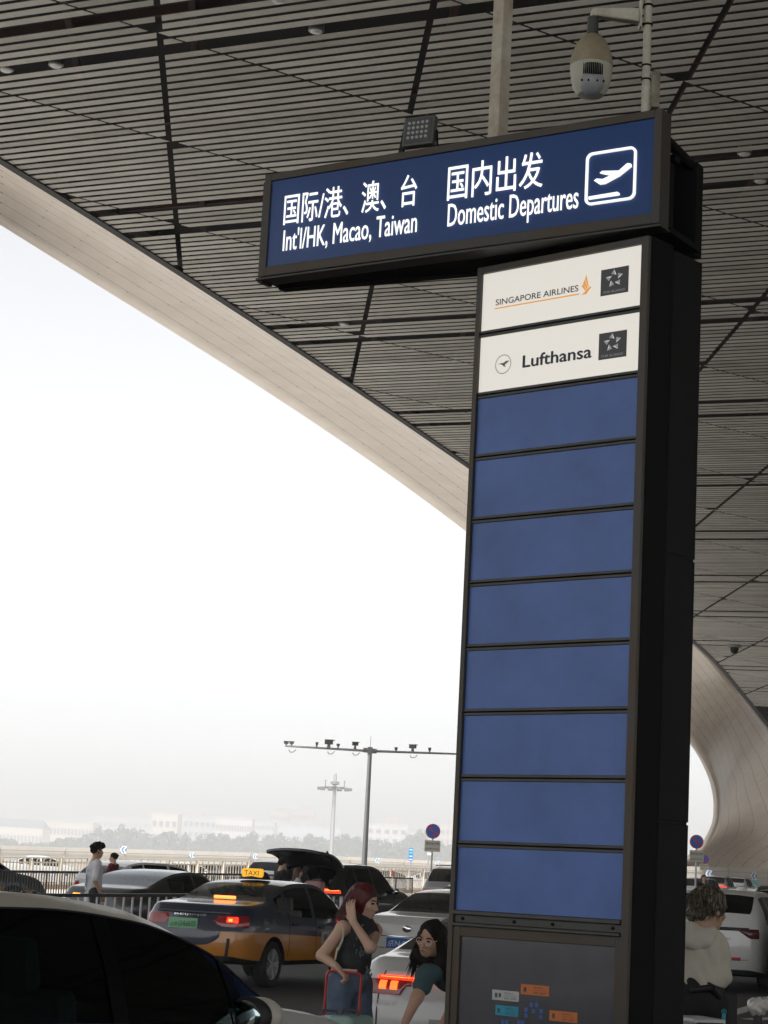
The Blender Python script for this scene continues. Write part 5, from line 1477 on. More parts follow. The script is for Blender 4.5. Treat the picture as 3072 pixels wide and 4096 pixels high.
for sd_ in (1, -1):
    b = MB(); b.path([Vector((x, (c.pt(x, 8.02).y + .004) * sd_, c.pt(x, 8.02).z)) for x in np.linspace(.8, 3.30, 30)], .004, 6); b.build('window_seal', M_skirt, fg)
    b = MB(); b.path([Vector((x, (c.pt(x, 6.0).y + .006) * sd_, c.pt(x, 6.0).z)) for x in np.linspace(.7, 3.34, 30)], .011, 6); b.build('belt_strip', M_chrome, fg)
wm = at(962, 4064, 8.12) - fg.location; wm = Matrix.Rotation(-rotz(30), 3, 'Z') @ wm
mx_, my_, mz_ = wm.x + .04, wm.y - .02, wm.z
b = MB(); b.sphere((mx_ + .06, my_, mz_), (.085, .095, .070), 24, 14); b.bar((mx_ + .05, my_ + .13, mz_ - .05), (mx_ + .03, my_, mz_ - .05), .08, .035); mm = b.build('side_mirror', P_champ, fg, smooth=True)
b = MB(); b.sphere((mx_ - .005, my_, mz_), (.04, .098, .074), 24, 12); b.build('mirror_surround', M_skirt, mm, smooth=True)
b = MB(); b.sphere((mx_ - .04, my_ + .005, mz_ + .004), (.014, .074, .056), 24, 12); b.build('mirror_glass', mat('tinted_mirror', (.38, .47, .47), .03, 1.0), mm, smooth=True)
# ------------------------------------------------------------------ people: continuous surfaces grown from smooth distance fields
def sd_caps(P, a, b_, ra, rb):
    a = np.array(a); ab = np.array(b_) - a; t = np.clip(((P - a) @ ab) / max(ab @ ab, 1e-9), 0, 1)
    return np.linalg.norm(P - a - t[..., None] * ab, axis=-1) - (ra + (rb - ra) * t)
def sd_ell(P, c, r, rot=None):
    q = P - np.array(c)
    if rot is not None: q = q @ np.array(rot)          # columns of rot = local axes
    r = np.array(r); k0 = np.linalg.norm(q / r, axis=-1); k1 = np.linalg.norm(q / r ** 2, axis=-1)
    return k0 * (k0 - 1) / np.maximum(k1, 1e-6)
def smin(a, b_, k):
    h = np.clip(.5 + .5 * (b_ - a) / k, 0, 1)
    return b_ * (1 - h) + a * h - k * h * (1 - h)
def field(P, prims, k):
    d = None
    for p in prims:
        kk = k
        if p[0] == 'c': v = sd_caps(P, *p[1:5]); kk = p[5] if len(p) > 5 else k
        else: v = sd_ell(P, *p[1:4]); kk = p[4] if len(p) > 4 else k
        d = v if d is None else smin(d, v, kk)
    return d
def bounds(prims, pad):
    lo = np.full(3, 1e9); hi = -lo
    for p in prims:
        if p[0] == 'c':
            for q, r in ((p[1], p[3]), (p[2], p[4])): lo = np.minimum(lo, np.array(q) - r); hi = np.maximum(hi, np.array(q) + r)
        else:
            r = max(p[2]); lo = np.minimum(lo, np.array(p[1]) - r); hi = np.maximum(hi, np.array(p[1]) + r)
    return lo - pad, hi + pad
def mesh_field(f, lo, hi, h):
    n = np.ceil((hi - lo) / h).astype(int) + 1
    ax = [lo[i] + h * np.arange(n[i]) for i in range(3)]
    D = np.empty(n, np.float32)
    for i in range(0, n[0], 24):
        g_ = np.stack(np.meshgrid(ax[0][i:i + 24], ax[1], ax[2], indexing='ij'), -1); D[i:i + 24] = f(g_)
    s = D < 0
    cs = np.zeros(n - 1, int)
    corners = [(a, b_, c_) for a in (0, 1) for b_ in (0, 1) for c_ in (0, 1)]
    for a, b_, c_ in corners: cs += s[a:n[0] - 1 + a, b_:n[1] - 1 + b_, c_:n[2] - 1 + c_]
    act = (cs > 0) & (cs < 8); I = np.argwhere(act); vid = np.full(n - 1, -1); vid[act] = np.arange(len(I))
    acc = np.zeros((len(I), 3)); cnt = np.zeros(len(I))
    for e0 in corners:
        for axis in range(3):
            if e0[axis]: continue
            e1 = list(e0); e1[axis] = 1
            d0 = D[tuple((I + e0).T)]; d1 = D[tuple((I + e1).T)]; m_ = (d0 < 0) != (d1 < 0); t = np.where(m_, d0 / np.where(d0 - d1 == 0, 1, d0 - d1), 0)
            p = np.array(e0, float)[None].repeat(len(I), 0); p[:, axis] += t; acc[m_] += p[m_]; cnt[m_] += 1
    V = lo + (I + acc / np.maximum(cnt, 1)[:, None]) * h
    Fs = []
    for axis in range(3):
        u, v = [(1, 2), (2, 0), (0, 1)][axis]
        sl0 = [slice(None)] * 3; sl1 = [slice(None)] * 3; sl0[axis] = slice(0, -1); sl1[axis] = slice(1, None)
        ch = s[tuple(sl0)] != s[tuple(sl1)]; K = np.argwhere(ch)
        ok = (K[:, u] > 0) & (K[:, v] > 0) & (K[:, u] < n[u] - 1) & (K[:, v] < n[v] - 1) & (K[:, axis] < n[axis] - 1); K = K[ok]
        du = np.zeros(3, int); du[u] = 1; dv = np.zeros(3, int); dv[v] = 1
        q = [vid[tuple((K - o_).T)] for o_ in (du * 0, du, du + dv, dv)]
        inside = s[tuple(K.T)]; A = np.stack(q, 1); A[~inside] = A[~inside][:, ::-1]; Fs.append(A)
    F_ = np.concatenate(Fs)
    return V, F_[(F_ >= 0).all(1)]
def sdf_obj(name, f, lo, hi, h, material, parent):
    V, F_ = mesh_field(f, np.array(lo), np.array(hi), h)
    me = bpy.data.meshes.new(name); me.from_pydata(V.tolist(), [], F_[:, ::-1].tolist() if False else F_.tolist()); me.materials.append(material)
    me.polygons.foreach_set('use_smooth', [True] * len(me.polygons))
    bm = bmesh.new(); bm.from_mesh(me); bmesh.ops.recalc_face_normals(bm, faces=bm.faces); bm.to_mesh(me); bm.free()
    o = bpy.data.objects.new(name, me); link(o, parent); return o
def prims_obj(name, prims, k, h, material, parent, extra=None, pad=.03, wob=0.0, wf=30.0):
    lo, hi = bounds(prims, pad + k * .3)
    def f(P):
        d = field(P, prims, k)
        if wob: d = d + wob * (np.sin(P[..., 0] * wf + 2 * np.sin(P[..., 2] * wf * .6)) * np.sin(P[..., 2] * wf * .45 + P[..., 1] * wf * .8))
        if extra is not None: d = extra(P, d)
        return d
    return sdf_obj(name, f, lo, hi, h, material, parent)
def skin_mat(nm, c): return mat(nm, c, .55, 0, .4)
SK1 = skin_mat('light_skin', (.60, .385, .285)); SK2 = skin_mat('tan_skin', (.52, .31, .215)); M_lip = mat('lip', (.30, .09, .08), .5); M_eye = mat('dark_eye', (.02, .015, .012), .25)
M_hair_blk = mat('black_hair', (.009, .008, .008), .7, 0, .2, noise=.5, nscale=40, col2=(.02, .014, .012), stretch=(3, 3, .3)); M_hair_red = mat('dyed_red_hair', (.17, .012, .013), .5, noise=1, nscale=13, col2=(.016, .005, .006), stretch=(3, 3, .3))
M_hair_blond = mat('streaked_hair', (.014, .012, .010), .5, noise=1, nscale=30, col2=(.32, .275, .18), stretch=(3, 3, .6))
_cr = [n_ for n_ in M_hair_blond.node_tree.nodes if n_.type == 'VALTORGB'][0]; _cr.color_ramp.elements[0].position = .46; _cr.color_ramp.elements[1].position = .66

def frame(fwd, up=(0, 0, 1)):
    f_ = np.array(fwd, float); f_ /= np.linalg.norm(f_); u_ = np.array(up, float); r_ = np.cross(f_, u_); r_ /= np.linalg.norm(r_); u_ = np.cross(r_, f_)
    return np.stack([r_, f_, u_], 1)                    # columns: right, forward, up
def head_prims(c, Fm, s=1.0):
    """c = centre of the skull; Fm = head frame; s = scale (1 = 0.225 m tall head)"""
    c = np.array(c); L = lambda x, y, z: tuple(c + Fm @ (np.array([x, y, z]) * s))
    pr = [('e', L(0, -.012, .022), (.074 * s, .094 * s, .088 * s), Fm), ('e', L(0, .03, -.045), (.056 * s, .062 * s, .075 * s), Fm), ('e', L(0, .055, -.085), (.030 * s, .030 * s, .028 * s), Fm),
          ('c', L(0, .088, .005), L(0, .108, -.028), .008 * s, .0125 * s, .012), ('e', L(.016, .094, -.033), (.009 * s, .009 * s, .007 * s), Fm, .01), ('e', L(-.016, .094, -.033), (.009 * s, .009 * s, .007 * s), Fm, .01),
          ('e', L(.038, .068, -.022), (.022 * s, .02 * s, .018 * s), Fm), ('e', L(-.038, .068, -.022), (.022 * s, .02 * s, .018 * s), Fm),
          ('e', L(.076, -.008, -.012), (.008 * s, .017 * s, .030 * s), Fm, .008), ('e', L(-.076, -.008, -.012), (.008 * s, .017 * s, .030 * s), Fm, .008),
          ('e', L(0, .092, -.058), (.024 * s, .010 * s, .009 * s), Fm, .008)]
    return pr, L
def face_bits(root, L, s, Fm, brow=True, body=None):
    par = body or root
    b = MB()
    for sx_ in (1, -1): b.sphere(L(sx_ * .031, .082, .006), (.0125 * s, .010 * s, .0075 * s), 10, 8)
    b.build('eyes', M_eye, par, smooth=True)
    b = MB(); b.sphere(L(0, .0965, -.0585), (.019 * s, .0075 * s, .005 * s), 12, 8); b.build('lips', M_lip, par, smooth=True)
    if brow:
        b = MB()
        for sx_ in (1, -1): b.path([Vector(L(sx_ * .015, .092, .024)), Vector(L(sx_ * .032, .089, .030)), Vector(L(sx_ * .05, .076, .026))], .0035 * s, 6)
        b.build('eyebrows', M_hair_blk, par)
def hand_prims(w, d, palm_n, curl=.5, s=1.0, thumb_side=1, spread=.25):
    """w wrist, d direction of the fingers, palm_n palm normal (fingers curl towards it)"""
    w = np.array(w, float); d = np.array(d, float); d /= np.linalg.norm(d); n_ = np.array(palm_n, float); n_ -= d * (n_ @ d); n_ /= np.linalg.norm(n_); sd_ = np.cross(d, n_) * thumb_side
    pr = []
    for k in range(4):
        o_ = sd_ * (.030 - .02 * k) * s; pr.append(('c', tuple(w + o_ * .5), tuple(w + o_ + d * .085 * s), .013 * s, .0115 * s, .012))
    for k, ln in enumerate((.072, .08, .075, .058)):
        o_ = sd_ * (.030 - .02 * k) * s; p = w + o_ + d * .088 * s; ang = 0; dd = d + sd_ * (1.5 - k) * .12 * spread
        for seg, fr_ in enumerate((.45, .32, .23)):
            ang += curl * (.9 if seg else .7); q = p + (dd * math.cos(ang) + n_ * math.sin(ang)) * ln * fr_ * s
            pr.append(('c', tuple(p), tuple(q), (.0095 - .001 * seg) * s, (.0088 - .001 * seg) * s, .004)); p = q
    p = w + sd_ * .026 * s + d * .025 * s
    for seg, ln in enumerate((.042, .034, .026)):
        q = p + (d * (.62 + .1 * seg) + sd_ * (.62 - .3 * seg) + n_ * (.35 + .3 * seg * curl)) * ln * s; pr.append(('c', tuple(p), tuple(q), (.0125 - .0015 * seg) * s, (.0105 - .0015 * seg) * s, .006)); p = q
    return pr
def strands(name, roots, n, length, drift, r, material, parent, seed=1, wav=.02):
    """thin tapering locks; roots: function(rng) -> (start, direction)"""
    rg = np.random.default_rng(seed); b = MB()
    for _ in range(n):
        p, d = roots(rg); p = np.array(p); d = np.array(d, float); L_ = length * (.7 + .5 * rg.random()); m_ = 6; ph = rg.random() * 6
        pts = [p]
        for k in range(m_):
            d = d + np.array(drift) / m_ + rg.normal(size=3) * wav; d /= np.linalg.norm(d); pts.append(pts[-1] + d * L_ / m_)
        for k in range(m_):
            b.tube(pts[k], pts[k + 1], r * (1 - k / m_ * .7), r * (1 - (k + 1) / m_ * .75), 5)
    return b.build(name, material, parent, smooth=False)

# ---------- the red-haired woman pushing a trolley
Y1 = 14.2
def q1(px, py, dy=0.0): return np.array(at(px, py, Y1 + dy))
base = q1(1415, 3890); root = empty('person', (base[0], base[1], 0), 'woman with long dyed red hair and black sleeveless top holding a red trolley handle', 'person')
O = np.array([base[0], base[1], 0.0])
def W(px, py, dy=0.0): return q1(px, py, dy) - O
hd = W(1458, 3606, .0); Fh = frame((.86, -.46, -.22)); s_ = .98
hp, HL_ = head_prims(hd, Fh, s_)
neck = W(1440, 3690, .02); shR = W(1372, 3712, -.10); shL = W(1500, 3722, .12); chest = W(1428, 3755, .0); waist = W(1410, 3852, .0); hip = W(1400, 3905, .0)
elR = W(1287, 3822, -.06); wrR = W(1345, 3866, -.20); elL = W(1482, 3790, -.22); wrL = W(1413, 3688, -.17)
hL = hand_prims(wrL, W(1400, 3625, -.14) - wrL, np.array([.5, .6, .1]), .25, .98, 1, .8)
hR = hand_prims(wrR + np.array([.0, .0, .0]), np.array([.75, -.2, -.6]), np.array([-.55, .3, -.75]), 1.15, .98, 1)
body = hp + [('c', HL_(0, -.02, -.06), tuple(neck), .048, .05), ('c', tuple(neck), tuple(chest), .05, .085), ('c', tuple(shR), tuple(shL), .048, .048), ('c', tuple(chest), tuple(waist), .105, .10), ('c', tuple(waist), tuple(hip), .10, .12),
             ('c', tuple(shR), tuple(elR), .044, .036), ('c', tuple(elR), tuple(wrR), .036, .024), ('c', tuple(shL), tuple(elL), .044, .036), ('c', tuple(elL), tuple(wrL), .036, .024)] + hL + hR
kR = np.array([hip[0] - .06, -.06, .47]); kL = np.array([hip[0] + .10, .10, .47]); fR = np.array([hip[0] - .10, .02, .07]); fL = np.array([hip[0] + .12, .16, .07])
thR = hip + np.array([-.06, -.07, -.03]); thL = hip + np.array([.06, .07, -.03])
body += [('c', tuple(thR), tuple(kR), .075, .05), ('c', tuple(kR), tuple(fR), .05, .035), ('c', tuple(thL), tuple(kL), .075, .05), ('c', tuple(kL), tuple(fL), .05, .035), ('c', tuple(fR), tuple(fR + np.array([.12, -.12, -.04])), .035, .03), ('c', tuple(fL), tuple(fL + np.array([.12, -.12, -.04])), .035, .03)]
bd = prims_obj('body', body, .022, .0075, SK1, root)
face_bits(root, HL_, s_, Fh, body=bd)
topp = [('c', tuple(chest + np.array([0, 0, .06])), tuple(waist), .116, .115), ('c', tuple(waist), tuple(hip + np.array([0, 0, .04])), .115, .125), ('c', tuple(shR * .62 + shL * .38), tuple(shR * .38 + shL * .62), .062, .062), ('c', tuple(shR * .8 + shL * .2 + np.array([0, 0, .0])), tuple(chest), .05, .1), ('c', tuple(shL * .8 + shR * .2), tuple(chest), .05, .1)]
zcut = hip[2] + .0
prims_obj('sleeveless_top', topp, .04, .009, mat('black_top', (.016, .016, .018), .8, noise=1, nscale=9, col2=(.035, .04, .043)), root, extra=lambda P, d: np.maximum(d, zcut - P[..., 2]), wob=.004, wf=26)
# pale print on the chest
b = MB(); rg = np.random.default_rng(3); fdir = np.array([.62, -.78, 0]); rdir = np.array([.78, .62, 0])
for _ in range(46):
    u, v = rg.normal() * .038, rg.normal() * .055
    p = chest * .45 + waist * .55 + rdir * u + np.array([0, 0, v]) + fdir * (.118 - u * u * 4)
    r_ = .006 + .008 * rg.random(); a = rg.random() * 6
    b.add([p + rdir * r_ * math.cos(a + t) + np.array([0, 0, r_ * 1.2 * math.sin(a + t)]) for t in (0, 1.4, 2.9, 4.4)], [(0, 1, 2, 3)])
b.build('shirt_print', mat('pale_print', (.16, .20, .21), .8), root)
jeans = [('c', tuple(hip + np.array([0, 0, .02])), tuple(hip), .125, .13), ('c', tuple(thR), tuple(kR), .092, .078), ('c', tuple(kR), tuple(fR), .078, .075), ('c', tuple(thL), tuple(kL), .092, .078), ('c', tuple(kL), tuple(fL), .078, .075)]
prims_obj('jeans', jeans, .03, .010, mat('blue_denim', (.085, .12, .185), .85, noise=.5, nscale=6, col2=(.14, .19, .27)), root, extra=lambda P, d: np.maximum(d, P[..., 2] - (zcut + .035)), wob=.005, wf=30)
# hair: a cap, two long curtains, loose locks
capc = HL_(0, -.022, .03)
hair = [('e', capc, (.088, .102, .094), Fh), ('c', HL_(-.06, -.06, .0), tuple(W(1402, 3712, -.04)), .05, .052), ('c', tuple(W(1402, 3712, -.04)), tuple(W(1392, 3748, -.02)), .05, .02), ('c', HL_(.07, -.02, .0), tuple(W(1500, 3725, .02)), .034, .03), ('c', HL_(0, -.09, -.02), tuple(W(1420, 3730, .06)), .06, .05)]
def faceclear(P, d):
    q = (P - np.array(HL_(0, .075, -.022))) @ Fh
    e = np.linalg.norm(q / np.array([.062, .075, .072]), axis=-1) - 1
    return np.maximum(d, -e * .06)
hr = prims_obj('hair', hair, .03, .008, M_hair_red, root, extra=faceclear, wob=.0035, wf=70)
def rt(rg):
    a = rg.random() * 2 * math.pi; v = np.array([math.cos(a), -abs(math.sin(a)) * .9 + .2, .3 + .5 * rg.random()]); v /= np.linalg.norm(v)
    p = np.array(capc) + Fh @ (v * np.array([.086, .10, .09])); return p, Fh @ np.array([v[0] * .4, -.25, -1])
strands('hair_locks', rt, 120, .24, (-.1, 0, -.5), .0045, M_hair_red, hr, 5, .05)
# white shoulder strap and tote edge
b = MB(); b.path([Vector(W(1366, 3696, -.14)), Vector(W(1374, 3722, -.15)), Vector(W(1370, 3760, -.14)), Vector(W(1352, 3800, -.12))], .007, 6); b.bar(W(1350, 3790, -.1), W(1338, 3848, -.1), .012, .05); b.build('bag_strap', mat('ivory_strap', (.6, .57, .48), .7), root)

# ---------- trolley with suitcases
TH_ = 13.98
def tq(px, py, dy=0.0): return Vector(at(px, py, TH_ + dy))
tb = tq(1378, 4050); tr_ = empty('luggage_trolley', (tb.x, tb.y, 0), 'luggage trolley with a red push frame held by the red-haired woman', 'luggage trolley')
TO = Vector((tb.x, tb.y, 0)); M_tred = mat('red_frame_paint', (.45, .025, .015), .35, coat=.3)
a_, d_ = tq(1308, 3882, .06) - TO, tq(1446, 3892, -.04) - TO
lo_a = Vector((a_.x - .012, a_.y, .22)); lo_d = Vector((d_.x - .012, d_.y, .22))
b = MB(); rr = .0095
def bend(p, q, r_, t):  # rounded corner between directions
    return [p + (q - p) * 0]
pts = [lo_a, a_ + Vector((0, 0, -.03)), a_ + Vector((.009, 0, -.009)), a_ + Vector((.03, 0, 0)), d_ + Vector((-.03, 0, 0)), d_ + Vector((-.009, 0, -.009)), d_ + Vector((0, 0, -.03)), lo_d]
b.path(pts, rr, 12)
for p in pts[1:-1]: b.sphere(tuple(p), rr, 10, 6)
b.build('push_frame', M_tred, tr_, smooth=True)
b = MB(); b.path([pts[3] + Vector((0, 0, .012)), pts[4] + Vector((0, 0, .012))], .008, 8); b.build('grip_strip', mat('pale_grip', (.5, .42, .4), .5), tr_)
fw = Vector((.55, -.83, 0)) * .75; b = MB()
b.path([lo_a, lo_a + Vector((0, 0, -.06)) - fw * .1, lo_a - Vector((0, 0, .08)) + fw], .014, 8); b.path([lo_d, lo_d + Vector((0, 0, -.06)) - fw * .1, lo_d - Vector((0, 0, .08)) + fw], .014, 8)
b.bar(lo_a + fw - Vector((0, 0, .08)), lo_d + fw - Vector((0, 0, .08)), .03, .03); b.bar(lo_a + fw * .4 - Vector((0, 0, .07)), lo_d + fw * .4 - Vector((0, 0, .07)), .03, .03)
b.build('platform', M_grey_metal, tr_)
for p in (lo_a, lo_d, (lo_a + lo_d) / 2 + fw):
    b = MB(); b.tube(Vector((p.x - .015, p.y, .065)), Vector((p.x + .015, p.y, .065)), .065, n=18); b.build('wheel', M_tyre, tr_)
def case(px, py, Y, w, d, h, th, col, lab, nm, ribs=9):
    p = at(px, py, Y); o = empty('suitcase', (p.x, p.y, p.z - h), lab, 'suitcase', 'suitcases on the red trolley', R(th))
    b = MB(); b.box((0, 0, h / 2), (w, d, h)); sh = b.build('shell', mat(nm, col, .35, coat=.3), o, bevel=.035)
    b = MB(); [b.box(((k - (ribs - 1) / 2) * w * .85 / ribs, -d / 2 - .003, h / 2), (w * .3 / ribs, .008, h * .8)) for k in range(ribs)]; b.build('ribs', mat(nm + '_rib', tuple(c * .75 for c in col), .4), sh)
    b = MB(); b.path([Vector((-.06, 0, h)), Vector((-.05, 0, h + .03)), Vector((.05, 0, h + .03)), Vector((.06, 0, h))], .009, 8); b.build('carry_handle', M_ink, o)
case(1400, 4060, 13.45, .20, .32, .46, -28, (.30, .46, .42), 'mint green ribbed suitcase on the trolley below the red frame', 'mint_shell')
case(1318, 4062, 13.75, .12, .26, .44, -28, (.55, .66, .66), 'pale ice-white suitcase beside the mint one, at the left leg of the red frame', 'ice_shell', 5)

# ---------- the woman bending forward beside the totem
Y2 = 14.05
def W2(px, py, dy=0.0): return np.array(at(px, py, Y2 + dy)) - O2
bb = np.array(at(1900, 4100, Y2)); O2 = np.array([bb[0], bb[1], 0.0])
root = empty('person', (bb[0], bb[1], 0), 'woman with glasses and long black hair in a teal T-shirt bending down', 'person')
hd = W2(1722, 3752); Fh = frame((-.50, -.84, -.28), (.12, -.1, 1)); s_ = 1.0
hp, HL2 = head_prims(hd, Fh, s_)
neck = W2(1765, 3832, .06); shR = W2(1708, 3896, -.02); shL = W2(1850, 3850, .22); chest = W2(1800, 3890, .14); waist = W2(1960, 3900, .32); hip = W2(2060, 3960, .40)
elR = W2(1668, 3990, -.12); wrR = W2(1622, 4086, -.18); elL = W2(1830, 3990, .1); wrL = W2(1760, 4120, -.02)
body = hp + [('c', HL2(0, -.02, -.06), tuple(neck), .05, .052), ('c', tuple(neck), tuple(chest), .06, .09), ('c', tuple(shR), tuple(shL), .055, .055), ('c', tuple(chest), tuple(waist), .115, .11), ('c', tuple(waist), tuple(hip), .11, .13),
             ('c', tuple(shR), tuple(elR), .05, .040), ('c', tuple(elR), tuple(wrR), .040, .027), ('c', tuple(shL), tuple(elL), .05, .04), ('c', tuple(elL), tuple(wrL), .04, .027)]
body += hand_prims(wrR, np.array([-.3, -.15, -1]), np.array([.8, .3, -.2]), .5, 1.0, 1) + hand_prims(wrL, np.array([-.3, -.15, -1]), np.array([-.8, .3, -.2]), .5, 1.0, -1)
kR = np.array([hip[0] - .02, hip[1] - .1, .46]); kL = np.array([hip[0] + .04, hip[1] + .1, .46]); fR = np.array([hip[0] + .05, hip[1] - .1, .07]); fL = np.array([hip[0] + .1, hip[1] + .1, .07])
body += [('c', tuple(hip + np.array([0, -.08, 0])), tuple(kR), .085, .055), ('c', tuple(kR), tuple(fR), .055, .04), ('c', tuple(hip + np.array([0, .08, 0])), tuple(kL), .085, .055), ('c', tuple(kL), tuple(fL), .055, .04), ('c', tuple(fR), tuple(fR + np.array([-.15, -.06, -.04])), .035, .03), ('c', tuple(fL), tuple(fL + np.array([-.15, -.06, -.04])), .035, .03)]
bd = prims_obj('body', body, .022, .008, SK2, root)
face_bits(root, HL2, s_, Fh, body=bd)
tee = [('c', tuple(chest), tuple(waist), .128, .125), ('c', tuple(waist), tuple(hip), .125, .14), ('c', tuple(shR), tuple(shL), .066, .066), ('c', tuple(neck * .5 + chest * .5), tuple(chest), .075, .11), ('c', tuple(shR), tuple(shR * .45 + elR * .55), .064, .062), ('c', tuple(shL), tuple(shL * .45 + elL * .55), .064, .062)]
prims_obj('t_shirt', tee, .035, .010, mat('teal_tshirt', (.055, .10, .115), .85), root, wob=.005, wf=24)
tr2 = [('c', tuple(hip + np.array([-.03, 0, 0])), tuple(hip), .135, .145), ('c', tuple(hip + np.array([0, -.08, 0])), tuple(kR), .1, .08), ('c', tuple(kR), tuple(fR), .08, .075), ('c', tuple(hip + np.array([0, .08, 0])), tuple(kL), .1, .08), ('c', tuple(kL), tuple(fL), .08, .075)]
prims_obj('trousers', tr2, .03, .014, mat('dark_trousers', (.03, .03, .035), .8), root)
capc = HL2(0, -.022, .028)
hair = [('e', capc, (.086, .102, .094), Fh), ('c', HL2(-.075, -.02, -.01), HL2(-.085, -.01, -.15), .03, .045), ('c', HL2(-.085, -.01, -.15), tuple(W2(1690, 3872, -.02)), .045, .03), ('c', HL2(.075, -.02, -.01), HL2(.09, -.01, -.15), .034, .05), ('c', HL2(.09, -.01, -.15), tuple(W2(1792, 3872, .0)), .05, .03), ('c', HL2(0, -.09, 0), tuple(W2(1770, 3830, .1)), .06, .06)]
def faceclear2(P, d):
    q = (P - np.array(HL2(0, .08, -.025))) @ Fh
    e = np.linalg.norm(q / np.array([.058, .08, .082]), axis=-1) - 1
    return np.maximum(d, -e * .06)
hr = prims_obj('hair', hair, .028, .008, M_hair_blk, root, extra=faceclear2, wob=.005, wf=60)
def rt2(rg):
    s1 = 1 if rg.random() < .5 else -1; p = HL2(s1 * (.07 + .03 * rg.random()), -.03 + .05 * rg.random(), -.08 * rg.random()); return p, Fh @ np.array([s1 * .25, .1 * rg.normal(), -1])
strands('hair_locks', rt2, 90, .24, (0, 0, -.3), .005, M_hair_blk, hr, 8, .045)
b = MB()
for sx_ in (1, -1):
    cen = np.array(HL2(sx_ * .032, .097, .002)); n = 16
    ring = [Vector(cen + Fh @ np.array([.024 * math.cos(2 * math.pi * k / n), -.006 * abs(math.cos(2 * math.pi * k / n)), .019 * math.sin(2 * math.pi * k / n)])) for k in range(n + 1)]
    b.path(ring, .0026, 5); b.path([Vector(HL2(sx_ * .056, .092, .005)), Vector(HL2(sx_ * .076, .0, .004))], .0016, 5)
b.path([Vector(HL2(-.009, .1, .004)), Vector(HL2(.009, .1, .004))], .0016, 5)
b.build('glasses', mat('gold_wire', (.72, .6, .5), .35, .3), bd)

# ---------- the person in the hooded jacket, seen from behind
Y3 = 12.0
bb = np.array(at(2800, 4000, Y3)); O3 = np.array([bb[0], bb[1], 0.0])
def W3(px, py, dy=0.0): return np.array(at(px, py, Y3 + dy)) - O3
root = empty('person', (bb[0], bb[1], 0), 'person with tousled blond-streaked hair in a beige hooded jacket seen from behind', 'person')
hd = W3(2838, 3637); Fh = frame((.74, .60, -.22)); s_ = 1.03
hp, HL3 = head_prims(hd, Fh, s_)
neck = W3(2806, 3712, -.02); shR = W3(2868, 3778, .02); shL = W3(2690, 3762, -.02); chest = W3(2790, 3800, .02); waist = W3(2785, 3930, .03); hip = W3(2790, 4000, .04)
elR = W3(2888, 3905, .03); wrR = W3(2862, 3990, .16); elL = W3(2640, 3900, .05); wrL = W3(2700, 4010, .2)
body = hp + [('c', HL3(0, -.02, -.06), tuple(neck), .052, .054), ('c', tuple(neck), tuple(chest), .06, .1), ('c', tuple(shR), tuple(shL), .055, .055), ('c', tuple(chest), tuple(waist), .12, .12), ('c', tuple(waist), tuple(hip), .12, .13),
             ('c', tuple(shR), tuple(elR), .05, .04), ('c', tuple(elR), tuple(wrR), .04, .028), ('c', tuple(shL), tuple(elL), .05, .04), ('c', tuple(elL), tuple(wrL), .04, .028)]
body += hand_prims(wrR, np.array([-.1, .9, -.3]), np.array([-.3, 0, -1]), .9, 1, 1) + hand_prims(wrL, np.array([.1, .9, -.3]), np.array([.3, 0, -1]), .9, 1, -1)
legs = []
for sx_ in (.09, -.09):
    h0 = hip + np.array([sx_, .03, -.02]); kk = np.array([hip[0] + sx_, .06, .47]); ff = np.array([hip[0] + sx_ * 1.1, .02, .08])
    body += [('c', tuple(h0), tuple(kk), .085, .055), ('c', tuple(kk), tuple(ff), .055, .04), ('c', tuple(ff), tuple(ff + np.array([.06, .16, -.045])), .035, .03)]
    legs += [('c', tuple(h0), tuple(kk), .105, .09), ('c', tuple(kk), tuple(ff), .09, .08)]
bd = prims_obj('body', body, .022, .009, SK2, root)
face_bits(root, HL3, s_, Fh, body=bd)
hood = [('c', tuple(W3(2752, 3722, -.07)), tuple(W3(2838, 3738, -.05)), .048, .05), ('c', tuple(W3(2740, 3760, -.09)), tuple(W3(2815, 3770, -.09)), .05, .045), ('c', tuple(W3(2758, 3722, -.03)), tuple(W3(2700, 3760, -.06)), .04, .04)]
jack = [('c', tuple(chest + np.array([0, 0, .02])), tuple(waist), .125, .13), ('c', tuple(chest), tuple(waist + np.array([.02, 0, 0])), .12, .13), ('c', tuple(waist), tuple(hip + np.array([0, 0, .08])), .13, .125), ('c', tuple(shR), tuple(shL), .066, .066), ('c', tuple(shR), tuple(elR), .064, .066, .022), ('c', tuple(elR), tuple(wrR), .064, .048, .02), ('c', tuple(shL), tuple(elL), .075, .078), ('c', tuple(elL), tuple(wrL), .076, .055)]
zc3 = W3(2800, 3944)[2]
def folds(P, d):
    x, y, z = P[..., 0], P[..., 1], P[..., 2]
    d = d + .017 * np.abs(np.sin((x * 1.5 + z * .55) * 17 + 2.6 * np.sin(z * 7 + x * 5))) * np.clip((1.38 - z) * 3, 0, 1) + .005 * np.sin(z * 46 + x * 36 + 2 * np.sin(x * 30))
    return np.maximum(d, zc3 + .0 - z - .12 * np.clip(x - .1, 0, 1))
prims_obj('hooded_jacket', jack, .05, .009, mat('beige_jacket', (.64, .595, .50), .85, noise=.12, nscale=5), root, extra=folds)
prims_obj('hood', hood, .035, .008, mat('beige_hood', (.60, .57, .49), .85), root, wob=.007, wf=42)
prims_obj('trousers', [('c', tuple(waist + np.array([0, 0, -.02])), tuple(hip), .14, .145)] + legs, .04, .012, mat('black_trousers', (.012, .012, .014), .8), root)
capc = HL3(0, -.016, .032)
